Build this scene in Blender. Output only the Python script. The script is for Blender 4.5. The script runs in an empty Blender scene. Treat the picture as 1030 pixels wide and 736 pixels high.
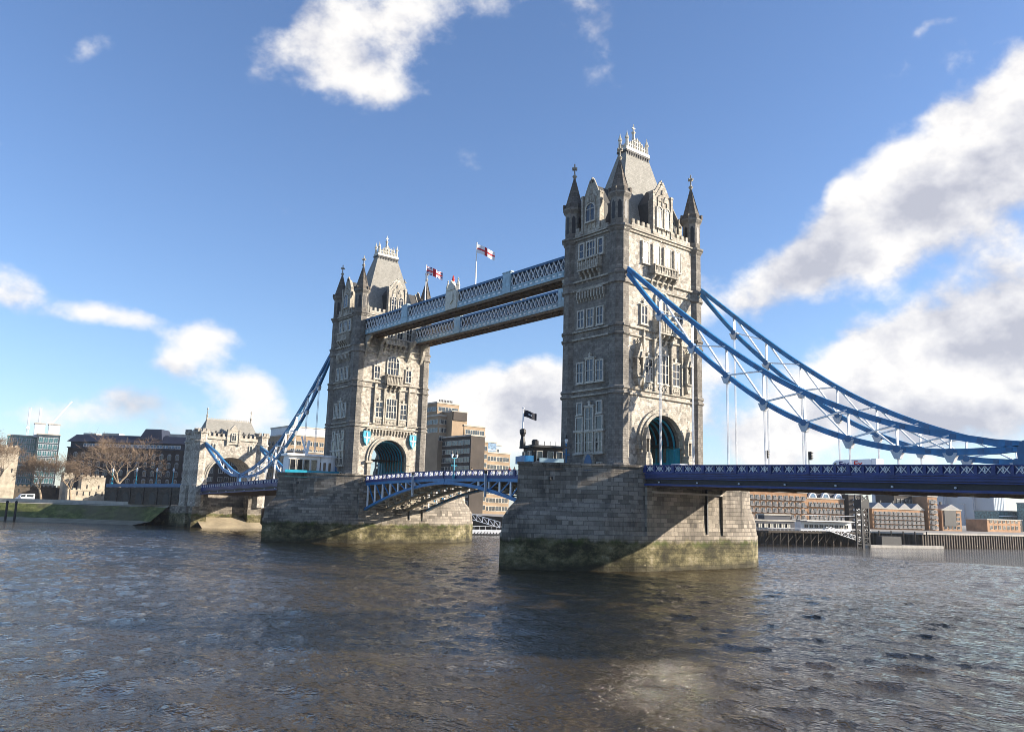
import bpy, math, random
from mathutils import Vector, Matrix
random.seed(7)
R = math.radians
scn = bpy.context.scene
COL = scn.collection

# ---------------------------------------------------------------- camera
def camera():
    yaw, pitch, roll = .6853, .17345, .02834
    F = Vector((math.sin(yaw)*math.cos(pitch), math.cos(yaw)*math.cos(pitch), math.sin(pitch)))
    Rt = Vector((math.cos(yaw), -math.sin(yaw), 0)); U = Rt.cross(F)
    c, s = math.cos(roll), math.sin(roll)
    R2 = c*Rt + s*U; U2 = -s*Rt + c*U
    cam = bpy.data.cameras.new('camera'); o = bpy.data.objects.new('camera', cam); COL.objects.link(o)
    m = Matrix((R2, U2, -F)).transposed().to_4x4(); m.translation = Vector((-99.925, -90.809, 7.952))
    o.matrix_world = m
    cam.sensor_width = 36; cam.lens = 828.8/1030*36
    cam.clip_start = .5; cam.clip_end = 9000
    scn.camera = o
camera()

# ---------------------------------------------------------------- light
SUN_AZ, SUN_EL = R(129.4), R(18.4)
sd = Vector((math.sin(SUN_AZ)*math.cos(SUN_EL), math.cos(SUN_AZ)*math.cos(SUN_EL), math.sin(SUN_EL)))
L = bpy.data.lights.new('sun', 'SUN'); L.energy = 5.0; L.angle = R(.5); L.color = (1, .89, .74)
lo = bpy.data.objects.new('sun', L); COL.objects.link(lo); lo.location = (100, -100, 150)
lo.rotation_euler = sd.to_track_quat('Z', 'Y').to_euler()
scn.view_settings.view_transform = 'Standard'; scn.view_settings.look = 'None'
scn.view_settings.exposure = 1.21; scn.view_settings.gamma = 1.0
scn.view_settings.use_curve_mapping = False
scn.render.engine = 'CYCLES'
scn.cycles.use_denoising = True; scn.cycles.filter_width = .85
scn.cycles.max_bounces = 6; scn.cycles.diffuse_bounces = 3; scn.cycles.glossy_bounces = 3
scn.cycles.transparent_max_bounces = 8
scn.cycles.caustics_reflective = True; scn.cycles.blur_glossy = 0; scn.cycles.sample_clamp_indirect = 150

# ---------------------------------------------------------------- sky with clouds (laid out by azimuth and elevation)
CLOUDS = [  # azimuth, elevation, half width, half height (degrees), density
    (26.3, 30.2, 4.0, 3.8, .9), (21.0, 28.4, 2.6, 2.8, .80), (30.5, 34, 4.2, 3.2, .72), (24, 33.5, 2.2, 2.8, .55), (37, 35.4, 3.6, 2.4, .56), (44.6, 33, 4.0, 3.8, .82), (28.6, 27.6, 1.8, 1.2, .5),
    (74.5, 24.4, 4.2, 3.6, 1.3), (70, 21.8, 4.0, 3.5, 1.3), (66.0, 19.7, 3.9, 3.2, 1.3), (62, 17.9, 3.5, 2.8, 1.25), (58.4, 16.1, 3.2, 2.4, 1.15), (55.2, 14.4, 3.0, 1.7, .95), (61.4, 21, 1.5, 1.1, .7), (68, 25, 1.4, 1.0, .55), (79, 24, 6, 4.5, 1.2),
    (72, 12.0, 4.6, 3.3, 1.35), (66.4, 10.8, 3.8, 2.9, 1.3), (62.3, 9.0, 3.4, 2.8, 1.25), (59.6, 6.8, 3, 2.6, 1.1), (68, 6.4, 6, 2.6, 1.1), (56, 4.6, 3, 2.2, .85), (77, 9, 6, 4.5, 1.3), (53, 9.6, 1.6, .8, .5),
    (11.8, 11.5, 3.6, .95, .9), (7.2, 12.2, 1.7, 1.5, .85), (18.8, 10.6, 2.4, 1.2, .85), (16.8, 8.8, 2.4, 1.1, .9), (21.6, 7.8, 2.6, 1.3, .9), (14.0, 6.2, 3.2, 1.4, 1.0), (22.8, 5.6, 2.8, 1.6, .88), (18, 4.4, 3.6, 1.2, .8), (10, 4.8, 3, .9, .55),
    (37.0, 8.6, 3.6, 2.2, 1.0), (40.6, 9.3, 2.4, 1.8, .95), (42, 6.4, 3.2, 2.2, .9), (36, 5.4, 5, 2.0, .95), (33, 7, 2.5, 1.4, .6), (46, 7, 6, 4, .8), (51, 8, 5, 4, .7),
    (5.2, 19.3, 1.2, 1.8, .68), (10.6, 27.4, 1.5, .9, .5), (68.7, 30.0, 1.3, .45, .6), (28.5, 22, 2, .9, .4),
]
def build_world():
    w = bpy.data.worlds.new('World'); scn.world = w; w.use_nodes = True
    nt = w.node_tree; N = nt.nodes; K = nt.links; N.clear()
    def M(op, a, b=None, c=None, clamp=False):
        n = N.new('ShaderNodeMath'); n.operation = op; n.use_clamp = clamp
        for i, v in enumerate((a, b, c)):
            if v is None: continue
            if isinstance(v, (int, float)): n.inputs[i].default_value = v
            else: K.new(v, n.inputs[i])
        return n.outputs[0]
    sky = N.new('ShaderNodeTexSky'); sky.sky_type = 'NISHITA'; sky.sun_disc = False
    sky.sun_elevation = SUN_EL; sky.sun_rotation = SUN_AZ
    sky.air_density = 1.0; sky.dust_density = .35; sky.ozone_density = 2.2; sky.altitude = 0
    tc = N.new('ShaderNodeTexCoord'); d = tc.outputs['Generated']
    sep = N.new('ShaderNodeSeparateXYZ'); K.new(d, sep.inputs[0])
    n1 = N.new('ShaderNodeTexNoise'); n1.inputs['Scale'].default_value = 9; n1.inputs['Detail'].default_value = 12; n1.inputs['Roughness'].default_value = .6; n1.inputs['Distortion'].default_value = 0
    mp = N.new('ShaderNodeMapping'); mp.inputs['Scale'].default_value = (1, 1, 1.35); K.new(d, mp.inputs[0]); K.new(mp.outputs[0], n1.inputs['Vector'])
    mp2 = N.new('ShaderNodeMapping'); mp2.inputs['Scale'].default_value = (1, 1, 1.35)
    mp2.inputs['Location'].default_value = (sd.x*.05, sd.y*.05, .07); K.new(d, mp2.inputs[0])
    n2 = N.new('ShaderNodeTexNoise'); n2.inputs['Scale'].default_value = 9; n2.inputs['Detail'].default_value = 5; n2.inputs['Roughness'].default_value = .52; n2.inputs['Distortion'].default_value = 0
    K.new(mp2.outputs[0], n2.inputs['Vector'])
    wn = N.new('ShaderNodeTexNoise'); wn.inputs['Scale'].default_value = 9; wn.inputs['Detail'].default_value = 3; K.new(d, wn.inputs['Vector'])
    ws = N.new('ShaderNodeSeparateColor'); K.new(wn.outputs['Color'], ws.inputs[0])
    az = M('MULTIPLY', M('ARCTAN2', sep.outputs[0], sep.outputs[1]), 180/math.pi)
    el = M('MULTIPLY', M('ARCSINE', sep.outputs[2]), 180/math.pi)
    az = M('ADD', az, M('MULTIPLY_ADD', ws.outputs[0], 5, -2.5)); el = M('ADD', el, M('MULTIPLY_ADD', ws.outputs[1], 3.4, -1.7))
    el_up = M('ADD', el, 2.1)
    def masks(e):
        tot = None
        for (a, b, sa, se, st) in CLOUDS:
            x = M('DIVIDE', M('SUBTRACT', az, a), sa); y = M('DIVIDE', M('SUBTRACT', e, b), se)
            q = M('MULTIPLY_ADD', x, x, M('MULTIPLY', y, y))
            g = M('MULTIPLY', M('EXPONENT', M('MULTIPLY', q, -1.0)), st)
            tot = g if tot is None else M('SMOOTH_MAX' if False else 'MAXIMUM', tot, g) if st < 0 else M('ADD', tot, g)
        return tot
    m1 = M('MINIMUM', masks(el), 1.6); m2 = M('MINIMUM', masks(el_up), 1.5)
    dens = M('SUBTRACT', M('MULTIPLY_ADD', M('SUBTRACT', n1.outputs[0], .5), 2.4, m1), .42)
    mr = N.new('ShaderNodeMapRange'); mr.interpolation_type = 'SMOOTHSTEP'; K.new(dens, mr.inputs[0])
    mr.inputs[1].default_value = 0; mr.inputs[2].default_value = .66; mr.inputs[3].default_value = 0; mr.inputs[4].default_value = .97
    lit = M('MULTIPLY', M('SUBTRACT', n1.outputs[0], n2.outputs[0]), 3.2)
    shade = M('SUBTRACT', M('ADD', M('MULTIPLY_ADD', m2, -.34, .93), lit), M('MULTIPLY', M('MAXIMUM', M('SUBTRACT', dens, .8), 0), .12), clamp=True)
    cr = N.new('ShaderNodeValToRGB'); K.new(shade, cr.inputs[0])
    cr.color_ramp.elements[0].position = .0; cr.color_ramp.elements[0].color = (3.3, 3.4, 3.9, 1)
    cr.color_ramp.elements[1].position = .85; cr.color_ramp.elements[1].color = (6.3, 6.15, 6.0, 1)
    e = cr.color_ramp.elements.new(.45); e.color = (4.8, 4.8, 5.05, 1)
    tint = N.new('ShaderNodeMix'); tint.data_type = 'RGBA'; tint.blend_type = 'MULTIPLY'; tint.inputs[0].default_value = 1
    K.new(sky.outputs[0], tint.inputs[6]); tint.inputs[7].default_value = (1.0, 1.09, 1.31, 1)
    mix = N.new('ShaderNodeMix'); mix.data_type = 'RGBA'; K.new(mr.outputs[0], mix.inputs[0]); K.new(tint.outputs[2], mix.inputs[6]); K.new(cr.outputs[0], mix.inputs[7])
    bg = N.new('ShaderNodeBackground'); bg.inputs[1].default_value = .073; K.new(mix.outputs[2], bg.inputs[0])
    out = N.new('ShaderNodeOutputWorld'); K.new(bg.outputs[0], out.inputs[0])
    w.cycles.sampling_method = 'MANUAL'; w.cycles.sample_map_resolution = 512
build_world()

# ---------------------------------------------------------------- materials
MATS = {}
def newmat(name):
    m = bpy.data.materials.new(name); m.use_nodes = True
    nt = m.node_tree; b = nt.nodes['Principled BSDF']; MATS[name] = m
    return m, nt, b
def noise(nt, scale, detail=4, rough=.6, coord='Object', stretch=None):
    tc = nt.nodes.new('ShaderNodeTexCoord'); n = nt.nodes.new('ShaderNodeTexNoise')
    n.inputs['Scale'].default_value = scale; n.inputs['Detail'].default_value = detail; n.inputs['Roughness'].default_value = rough
    src = tc.outputs[coord]
    if stretch:
        mp = nt.nodes.new('ShaderNodeMapping'); mp.inputs['Scale'].default_value = stretch
        nt.links.new(src, mp.inputs[0]); src = mp.outputs[0]
    nt.links.new(src, n.inputs['Vector'])
    return n.outputs[0]
def ramp(nt, fac, stops):
    r = nt.nodes.new('ShaderNodeValToRGB'); el = r.color_ramp.elements
    while len(el) < len(stops): el.new(.5)
    for e, (p, c) in zip(el, stops):
        e.position = p; e.color = (*c, 1) if len(c) == 3 else c
    nt.links.new(fac, r.inputs[0]); return r.outputs[0]
def mixc(nt, fac, a, b, mode='MIX'):
    n = nt.nodes.new('ShaderNodeMix'); n.data_type = 'RGBA'; n.blend_type = mode
    for i, v in ((0, fac), (6, a), (7, b)):
        if isinstance(v, (int, float)): n.inputs[i].default_value = v
        elif isinstance(v, tuple): n.inputs[i].default_value = (*v[:3], 1)
        else: nt.links.new(v, n.inputs[i])
    return n.outputs[2]
def sc(c, k): return tuple(min(1, x*k) for x in c)
def plain(name, color, rough=.6, var=.18, scale=1.5, metal=0, spec=.4, bump=0):
    m, nt, b = newmat(name)
    n = noise(nt, scale, 5)
    nt.links.new(ramp(nt, n, [(.3, sc(color, 1-var)), (.7, sc(color, 1+var))]), b.inputs['Base Color'])
    b.inputs['Roughness'].default_value = rough; b.inputs['Metallic'].default_value = metal
    b.inputs['Specular IOR Level'].default_value = spec
    if bump:
        bp = nt.nodes.new('ShaderNodeBump'); bp.inputs['Strength'].default_value = bump; bp.inputs['Distance'].default_value = .05
        nt.links.new(noise(nt, scale*4, 6), bp.inputs['Height']); nt.links.new(bp.outputs[0], b.inputs['Normal'])
    return m
def stone(name, color, bw=1.1, bh=.45, var=.3, mort=.02, bump=.5, dirt=(.10, .085, .07), dirtamt=.55, rubble=0, zones=False):
    m, nt, b = newmat(name)
    uv = nt.nodes.new('ShaderNodeUVMap')
    br = nt.nodes.new('ShaderNodeTexBrick'); nt.links.new(uv.outputs[0], br.inputs['Vector'])
    br.inputs['Scale'].default_value = 1; br.inputs['Brick Width'].default_value = bw; br.inputs['Row Height'].default_value = bh
    br.inputs['Mortar Size'].default_value = mort; br.inputs['Mortar Smooth'].default_value = .4; br.inputs['Bias'].default_value = 0
    br.inputs['Color1'].default_value = (*sc(color, 1-var), 1); br.inputs['Color2'].default_value = (*sc(color, 1+var), 1); br.inputs['Mortar'].default_value = (*sc(color, .42), 1)
    c = br.outputs[0]
    if rubble:
        v = nt.nodes.new('ShaderNodeTexVoronoi'); v.inputs['Scale'].default_value = 1.9; nt.links.new(uv.outputs[0], v.inputs['Vector'])
        bw_ = nt.nodes.new('ShaderNodeSeparateColor'); nt.links.new(v.outputs['Color'], bw_.inputs[0])
        rc = ramp(nt, bw_.outputs[0], [(0, sc(color, .55)), (.45, sc(color, .95)), (1, sc(color, 1.4))])
        c = mixc(nt, rubble, c, rc)
    fine = noise(nt, 3.5, 8, .7); c = mixc(nt, .55, c, ramp(nt, fine, [(.25, (.45, .45, .45)), (.75, (1.25, 1.25, 1.25))]), 'MULTIPLY')
    big = noise(nt, .22, 6, .65); streak = noise(nt, .9, 5, .7, stretch=(1, 1, .12))
    dm = nt.nodes.new('ShaderNodeMath'); dm.operation = 'MULTIPLY'; nt.links.new(ramp(nt, big, [(.4, (0, 0, 0)), (.68, (1, 1, 1))]), dm.inputs[0]); nt.links.new(ramp(nt, streak, [(.35, (.15,)*3), (.65, (1,)*3)]), dm.inputs[1])
    dm2 = nt.nodes.new('ShaderNodeMath'); dm2.operation = 'MULTIPLY'; nt.links.new(dm.outputs[0], dm2.inputs[0]); dm2.inputs[1].default_value = dirtamt
    c = mixc(nt, dm2.outputs[0], c, dirt)
    if zones:
        geo = nt.nodes.new('ShaderNodeNewGeometry'); sx = nt.nodes.new('ShaderNodeSeparateXYZ'); nt.links.new(geo.outputs['Position'], sx.inputs[0])
        wob = noise(nt, .5, 7, .65, stretch=(1, 1, .3))
        z = nt.nodes.new('ShaderNodeMath'); z.operation = 'MULTIPLY_ADD'; nt.links.new(wob, z.inputs[0]); z.inputs[1].default_value = 2.2; nt.links.new(sx.outputs[2], z.inputs[2])
        al = noise(nt, .28, 10, .74, stretch=(1, 1, 1.6))
        alg = ramp(nt, al, [(.32, (.012, .011, .007)), (.46, (.05, .044, .02)), (.56, (.15, .13, .065)), (.70, (.36, .31, .22))])
        f = nt.nodes.new('ShaderNodeMapRange'); nt.links.new(z.outputs[0], f.inputs[0]); f.inputs[1].default_value = 5.6; f.inputs[2].default_value = 5.0; f.inputs[3].default_value = 0; f.inputs[4].default_value = 1
        c = mixc(nt, f.outputs[0], c, alg)
        g = nt.nodes.new('ShaderNodeMapRange'); nt.links.new(z.outputs[0], g.inputs[0]); g.inputs[1].default_value = 4.3; g.inputs[2].default_value = 5.2; g.inputs[3].default_value = 0; g.inputs[4].default_value = 1
        gm = nt.nodes.new('ShaderNodeMath'); gm.operation = 'MULTIPLY'; nt.links.new(g.outputs[0], gm.inputs[0]); nt.links.new(f.outputs[0], gm.inputs[1])
        gm2 = nt.nodes.new('ShaderNodeMath'); gm2.operation = 'MULTIPLY'; nt.links.new(gm.outputs[0], gm2.inputs[0]); nt.links.new(ramp(nt, noise(nt, .5, 4), [(.42, (0,)*3), (.6, (.9,)*3)]), gm2.inputs[1])
        c = mixc(nt, gm2.outputs[0], c, (.055, .075, .012))
        wet = nt.nodes.new('ShaderNodeMapRange'); nt.links.new(z.outputs[0], wet.inputs[0]); wet.inputs[1].default_value = 2.3; wet.inputs[2].default_value = 1.5; wet.inputs[3].default_value = 0; wet.inputs[4].default_value = .75
        c = mixc(nt, wet.outputs[0], c, (.035, .03, .018))
    nt.links.new(c, b.inputs['Base Color']); b.inputs['Roughness'].default_value = .85; b.inputs['Specular IOR Level'].default_value = .25
    bp = nt.nodes.new('ShaderNodeBump'); bp.inputs['Strength'].default_value = bump; bp.inputs['Distance'].default_value = .12
    hm = nt.nodes.new('ShaderNodeMath'); hm.operation = 'MULTIPLY_ADD'; nt.links.new(fine, hm.inputs[0]); hm.inputs[1].default_value = .6; nt.links.new(ramp(nt, br.outputs[1], [(0, (.5,)*3), (1, (0,)*3)]), hm.inputs[2])
    nt.links.new(hm.outputs[0], bp.inputs['Height']); nt.links.new(bp.outputs[0], b.inputs['Normal'])
    return m
def glassy(name, color=(.02, .025, .03), rough=.08):
    m, nt, b = newmat(name)
    nt.links.new(ramp(nt, noise(nt, .9, 3), [(.35, sc(color, .5)), (.65, sc(color, 1.7))]), b.inputs['Base Color'])
    b.inputs['Roughness'].default_value = rough; b.inputs['Specular IOR Level'].default_value = .6; b.inputs['IOR'].default_value = 1.52
    return m

stone('tower_stone_shaded', (.235, .216, .19), 0.85, .36, .36, mort=.016, rubble=.4, bump=.8, dirt=(.045, .04, .036), dirtamt=.75)  # base darkened to deepen shade on the side walls; turrets take it too
stone('rubble_stone', (.48, .435, .37), .7, .32, .34, mort=.012, rubble=.85, bump=1.0, dirtamt=.4)  # rubble pattern, with sunlight on the road faces put into a paler base
stone('carved_stone', (.47, .43, .36), .8, .5, .22, bump=.7, dirt=(.06, .052, .045), dirtamt=.7)
stone('spire_stone', (.15, .13, .11), .6, .35, .3, dirtamt=.6)
stone('pier_stone', (.275, .24, .195), 1.5, .62, .42, mort=.03, bump=.9, dirt=(.03, .027, .025), dirtamt=.95, zones=True)
plain('window_stone', (.46, .43, .37), .85, .35, 2.5)
glassy('window_glass', (.016, .018, .022), .055)
stone('roof_slate', (.29, .28, .25), .5, .35, .12, mort=.01, bump=.25, dirtamt=.3)
plain('dark_slate', (.05, .05, .05), .7, .3, 2)
plain('gilded_white', (.52, .49, .41), .5, .25, 3)
plain('chain_blue', (.02, .165, .37), .38, .25, .8)
plain('deck_blue', (.010, .032, .165), .4, .25, .8)
plain('walkway_blue', (.29, .42, .49), .42, .22, .9)
plain('pale_blue', (.42, .58, .68), .45, .18, 1.2)
plain('rail_blue', (.03, .12, .26), .4, .2, 1)
plain('turquoise', (.01, .26, .38), .4, .2, 1)
plain('white_paint', (.78, .79, .80), .45, .1, 1.5)
plain('grey_paint', (.5, .52, .55), .45, .15, 1.5)
plain('soffit_brown', (.17, .125, .085), .8, .3, 1.0)
plain('girder_cream', (.33, .29, .22), .6, .25, .7)
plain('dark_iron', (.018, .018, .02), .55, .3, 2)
plain('red_paint', (.45, .02, .02), .45, .1, 2)
plain('asphalt', (.05, .05, .05), .9, .2, 1)
plain('concrete', (.42, .39, .34), .85, .2, .6)
plain('promenade', (.5, .47, .42), .85, .15, .3)
plain('black_paint', (.01, .01, .012), .5, .2, 1)
plain('timber', (.055, .042, .03), .85, .4, .8, bump=.4)
plain('bark', (.30, .235, .165), .85, .3, .9)
plain('twig', (.19, .135, .09), .85, .35, .7)
plain('navy_cloth', (.012, .014, .025), .8, .2, 2)
plain('flag_white', (.82, .82, .82), .8, .05, 2); plain('flag_red', (.62, .02, .03), .8, .1, 2); plain('flag_blue', (.01, .03, .20), .8, .1, 2)
plain('orange_brick', (.36, .20, .105), .85, .3, .35); plain('dark_brick', (.045, .036, .031), .85, .3, .25)
plain('tan_concrete', (.29, .21, .135), .85, .2, .2); plain('brown_shaded_concrete', (.055, .044, .036), .85, .25, .25)  # the brown concrete also carries the shade of the hotel's west face
stone('dark_stone', (.085, .07, .055), .9, .4, .35, dirtamt=.7)
plain('navy_roof', (.022, .027, .045), .5, .25, .3); plain('castle_stone', (.40, .35, .27), .9, .35, .5, bump=.6)
plain('lead_roof', (.25, .25, .25), .6, .2, .5)
glassy('teal_glass', (.05, .13, .14), .15); glassy('blue_glass', (.10, .17, .26), .2); glassy('office_glass', (.03, .04, .05), .1)
plain('van_white', (.72, .74, .78), .3, .05, 1); plain('lorry_purple', (.03, .01, .12), .5, .05, 1); plain('lorry_orange', (.65, .03, .01), .5, .05, 1)
plain('rubber', (.015, .015, .015), .9, .1, 3)
plain('leafy_green', (.06, .09, .02), .9, .5, .5)
plain('mud', (.30, .25, .17), .9, .3, .25)
plain('distant_tower', (.25, .30, .36), .6, .15, .02)  # glass blue-grey with some distance haze painted into the colour
def bank_mat():
    m, nt, b = newmat('mossy_bank')
    n = noise(nt, .35, 7, .7, stretch=(1, 1, 2)); n2 = noise(nt, .06, 3)
    c = ramp(nt, n, [(.3, (.03, .035, .01)), (.5, (.10, .12, .028)), (.72, (.26, .25, .09))])
    c = mixc(nt, ramp(nt, n2, [(.45, (0,)*3), (.62, (.7,)*3)]), c, (.14, .115, .07))
    nt.links.new(c, b.inputs['Base Color']); b.inputs['Roughness'].default_value = .95
    bp = nt.nodes.new('ShaderNodeBump'); bp.inputs['Strength'].default_value = .8; bp.inputs['Distance'].default_value = .4
    nt.links.new(n, bp.inputs['Height']); nt.links.new(bp.outputs[0], b.inputs['Normal'])
bank_mat()
def ground_mat():
    m, nt, b = newmat('ground_paving')
    n = noise(nt, .05, 6); nt.links.new(ramp(nt, n, [(.35, (.20, .18, .15)), (.65, (.34, .31, .27))]), b.inputs['Base Color']); b.inputs['Roughness'].default_value = .9
ground_mat()
def water_mat():
    m, nt, b = newmat('river_water')
    c = ramp(nt, noise(nt, .018, 4), [(.35, (.036, .027, .014)), (.65, (.062, .045, .023))])
    nt.links.new(c, b.inputs['Base Color'])
    b.inputs['IOR'].default_value = 1.33; b.inputs['Specular IOR Level'].default_value = .5
    patch = noise(nt, .016, 5, .6, stretch=(.7, 2.2, 1))
    nt.links.new(ramp(nt, patch, [(.38, (.025,)*3), (.62, (.08,)*3)]), b.inputs['Roughness'])
    h = None
    for s, a, st in ((.4, .25, (1, .6, 1)), (1.4, .36, (1, .7, 1)), (3.6, .2, None)):
        n = noise(nt, s, 3, .55, stretch=st)
        q = nt.nodes.new('ShaderNodeMath'); q.operation = 'MULTIPLY_ADD'; nt.links.new(n, q.inputs[0]); q.inputs[1].default_value = a
        if h is None: q.inputs[2].default_value = 0
        else: nt.links.new(h, q.inputs[2])
        h = q.outputs[0]
    ps = ramp(nt, patch, [(.38, (.45,)*3), (.62, (1,)*3)])
    bp = nt.nodes.new('ShaderNodeBump'); bp.inputs['Distance'].default_value = .8
    nt.links.new(ps, bp.inputs['Strength'])
    nt.links.new(h, bp.inputs['Height']); nt.links.new(bp.outputs[0], b.inputs['Normal'])
water_mat()

# ---------------------------------------------------------------- mesh helpers
class MB:
    """Collects shapes; build() links them as ONE mesh object."""
    def __init__(s): s.v = []; s.f = []; s.m = []; s.k = 0
    def add(s, vs, fs):
        o = len(s.v); s.v += [tuple(p) for p in vs]
        for f in fs: s.f.append(tuple(i+o for i in f)); s.m.append(s.k)
        return s
    def box(s, x0, x1, y0, y1, z0, z1):
        v = [(x, y, z) for z in (z0, z1) for y in (y0, y1) for x in (x0, x1)]
        return s.add(v, [(0, 2, 3, 1), (4, 5, 7, 6), (0, 1, 5, 4), (2, 6, 7, 3), (0, 4, 6, 2), (1, 3, 7, 5)])
    def bar(s, a, b, w, h=None, up=(0, 0, 1)):
        a = Vector(a); b = Vector(b); d = (b-a)
        if d.length < 1e-6: return s
        d.normalize(); h = w if h is None else h
        up = Vector(up)
        if abs(d.dot(up)) > .98: up = Vector((1, 0, 0))
        x = d.cross(up).normalized()*w/2; y = x.cross(d).normalized()*h/2
        v = [p+q for p in (a, b) for q in (-x-y, x-y, x+y, -x+y)]
        return s.add(v, [(0, 1, 2, 3)[::-1], (4, 5, 6, 7), (0, 4, 5, 1)[::-1], (1, 5, 6, 2)[::-1], (2, 6, 7, 3)[::-1], (3, 7, 4, 0)[::-1]])
    def path(s, pts, w, h, up=(0, 0, 1)):
        """Continuous rectangular bar along points."""
        pts = [Vector(p) for p in pts]; n = len(pts); vs = []; fs = []
        for i, p in enumerate(pts):
            d = (pts[min(i+1, n-1)]-pts[max(i-1, 0)]).normalized()
            x = d.cross(Vector(up)).normalized()*w/2; y = x.cross(d).normalized()*h/2
            vs += [p-x-y, p+x-y, p+x+y, p-x+y]
        for i in range(n-1):
            for j in range(4):
                a = 4*i+j; b = 4*i+(j+1) % 4; fs.append((a, b, b+4, a+4))
        fs += [(3, 2, 1, 0), (4*n-4, 4*n-3, 4*n-2, 4*n-1)]
        return s.add(vs, fs)
    def tube(s, pts, rad, n=6):
        pts = [Vector(p) for p in pts]; k = len(pts)
        rad = rad if isinstance(rad, (list, tuple)) else [rad]*k; vs = []; fs = []
        for i, p in enumerate(pts):
            d = (pts[min(i+1, k-1)]-pts[max(i-1, 0)]).normalized()
            u = Vector((0, 0, 1)) if abs(d.z) < .9 else Vector((1, 0, 0))
            x = d.cross(u).normalized(); y = x.cross(d)
            vs += [p+(x*math.cos(2*math.pi*j/n)+y*math.sin(2*math.pi*j/n))*rad[i] for j in range(n)]
        for i in range(k-1):
            for j in range(n):
                a = n*i+j; b = n*i+(j+1) % n; fs.append((a, b, b+n, a+n))
        fs += [tuple(range(n))[::-1], tuple(range(n*k-n, n*k))]
        return s.add(vs, fs)
    def rings(s, rings, cap=True):
        n = len(rings[0]); vs = [p for r in rings for p in r]; fs = []
        for i in range(len(rings)-1):
            for j in range(n):
                a = n*i+j; b = n*i+(j+1) % n; fs.append((a, b, b+n, a+n))
        if cap: fs += [tuple(range(n))[::-1], tuple(range(len(vs)-n, len(vs)))]
        return s.add(vs, fs)
    def lathe(s, prof, n=8, cx=0, cy=0, rot=.5):
        return s.rings([[(cx+r*math.cos(2*math.pi*(j+rot)/n), cy+r*math.sin(2*math.pi*(j+rot)/n), z) for j in range(n)] for r, z in prof])
    def prism(s, poly, z0, z1, top=None):
        return s.rings([[(x, y, z0) for x, y in poly], [(x, y, z1) for x, y in (top or poly)]])
    def slab(s, F, poly, n0, n1):
        """Polygon in a wall frame F (u, z), from depth n0 to n1 outward."""
        if sum(a[0]*b[1]-b[0]*a[1] for a, b in zip(poly, poly[1:]+poly[:1])) < 0: poly = poly[::-1]
        return s.rings([[F(u, z, n0) for u, z in poly], [F(u, z, n1) for u, z in poly]])
    def rect(s, F, u0, u1, z0, z1, n0, n1): return s.slab(F, [(u0, z0), (u1, z0), (u1, z1), (u0, z1)], n0, n1)
    def build(s, name, mat, parent=None, loc=None, rz=0):
        me = bpy.data.meshes.new(name); me.from_pydata(s.v, [], s.f)
        mats = mat if isinstance(mat, (list, tuple)) else [mat]
        for m in mats: me.materials.append(MATS[m])
        if len(mats) > 1: me.polygons.foreach_set('material_index', s.m)
        uv = me.uv_layers.new(name='UVMap'); data = []
        for p in me.polygons:
            a = p.normal
            for li in p.loop_indices:
                q = me.vertices[me.loops[li].vertex_index].co
                if abs(a.z) > .85: data += [q.x, q.y]
                else:
                    h = math.hypot(a.x, a.y) or 1
                    data += [(-a.y*q.x+a.x*q.y)/h, q.z]
        uv.data.foreach_set('uv', data); me.update()
        o = bpy.data.objects.new(name, me); COL.objects.link(o)
        if parent is not None: o.parent = parent
        if loc is not None: o.location = loc
        o.rotation_euler = (0, 0, rz)
        return o
def tag(o, label=None, cat=None, group=None, kind=None):
    for k, v in (('label', label), ('category', cat), ('group', group), ('kind', kind)):
        if v: o[k] = v
    return o
def thing(name, label, cat, loc=(0, 0, 0), rz=0, group=None):
    o = bpy.data.objects.new(name, None); COL.objects.link(o); o.location = loc; o.rotation_euler = (0, 0, rz)
    o.empty_display_size = .5
    return tag(o, label, cat, group)
def copy_tree(o, parent=None):
    c = o.copy(); COL.objects.link(c); c.parent = parent
    for ch in o.children: copy_tree(ch, c)
    return c
def dup(o, label, loc, rz=None):
    c = copy_tree(o); c['label'] = label; c.location = loc
    if rz is not None: c.rotation_euler = (0, 0, rz)
    return c
def frame(origin, U, Nn):
    O = Vector(origin); U = Vector(U); Nn = Vector(Nn)
    return lambda u, z, n=0: O + U*u + Nn*n + Vector((0, 0, z))
def share(src, parent, loc, rz=0):
    """Another copy of a part mesh (with its own children) under parent."""
    c = src.copy(); COL.objects.link(c); c.parent = parent; c.location = loc; c.rotation_euler = (0, 0, rz)
    for ch in src.children:
        d = ch.copy(); COL.objects.link(d); d.parent = c
    return c

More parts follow.
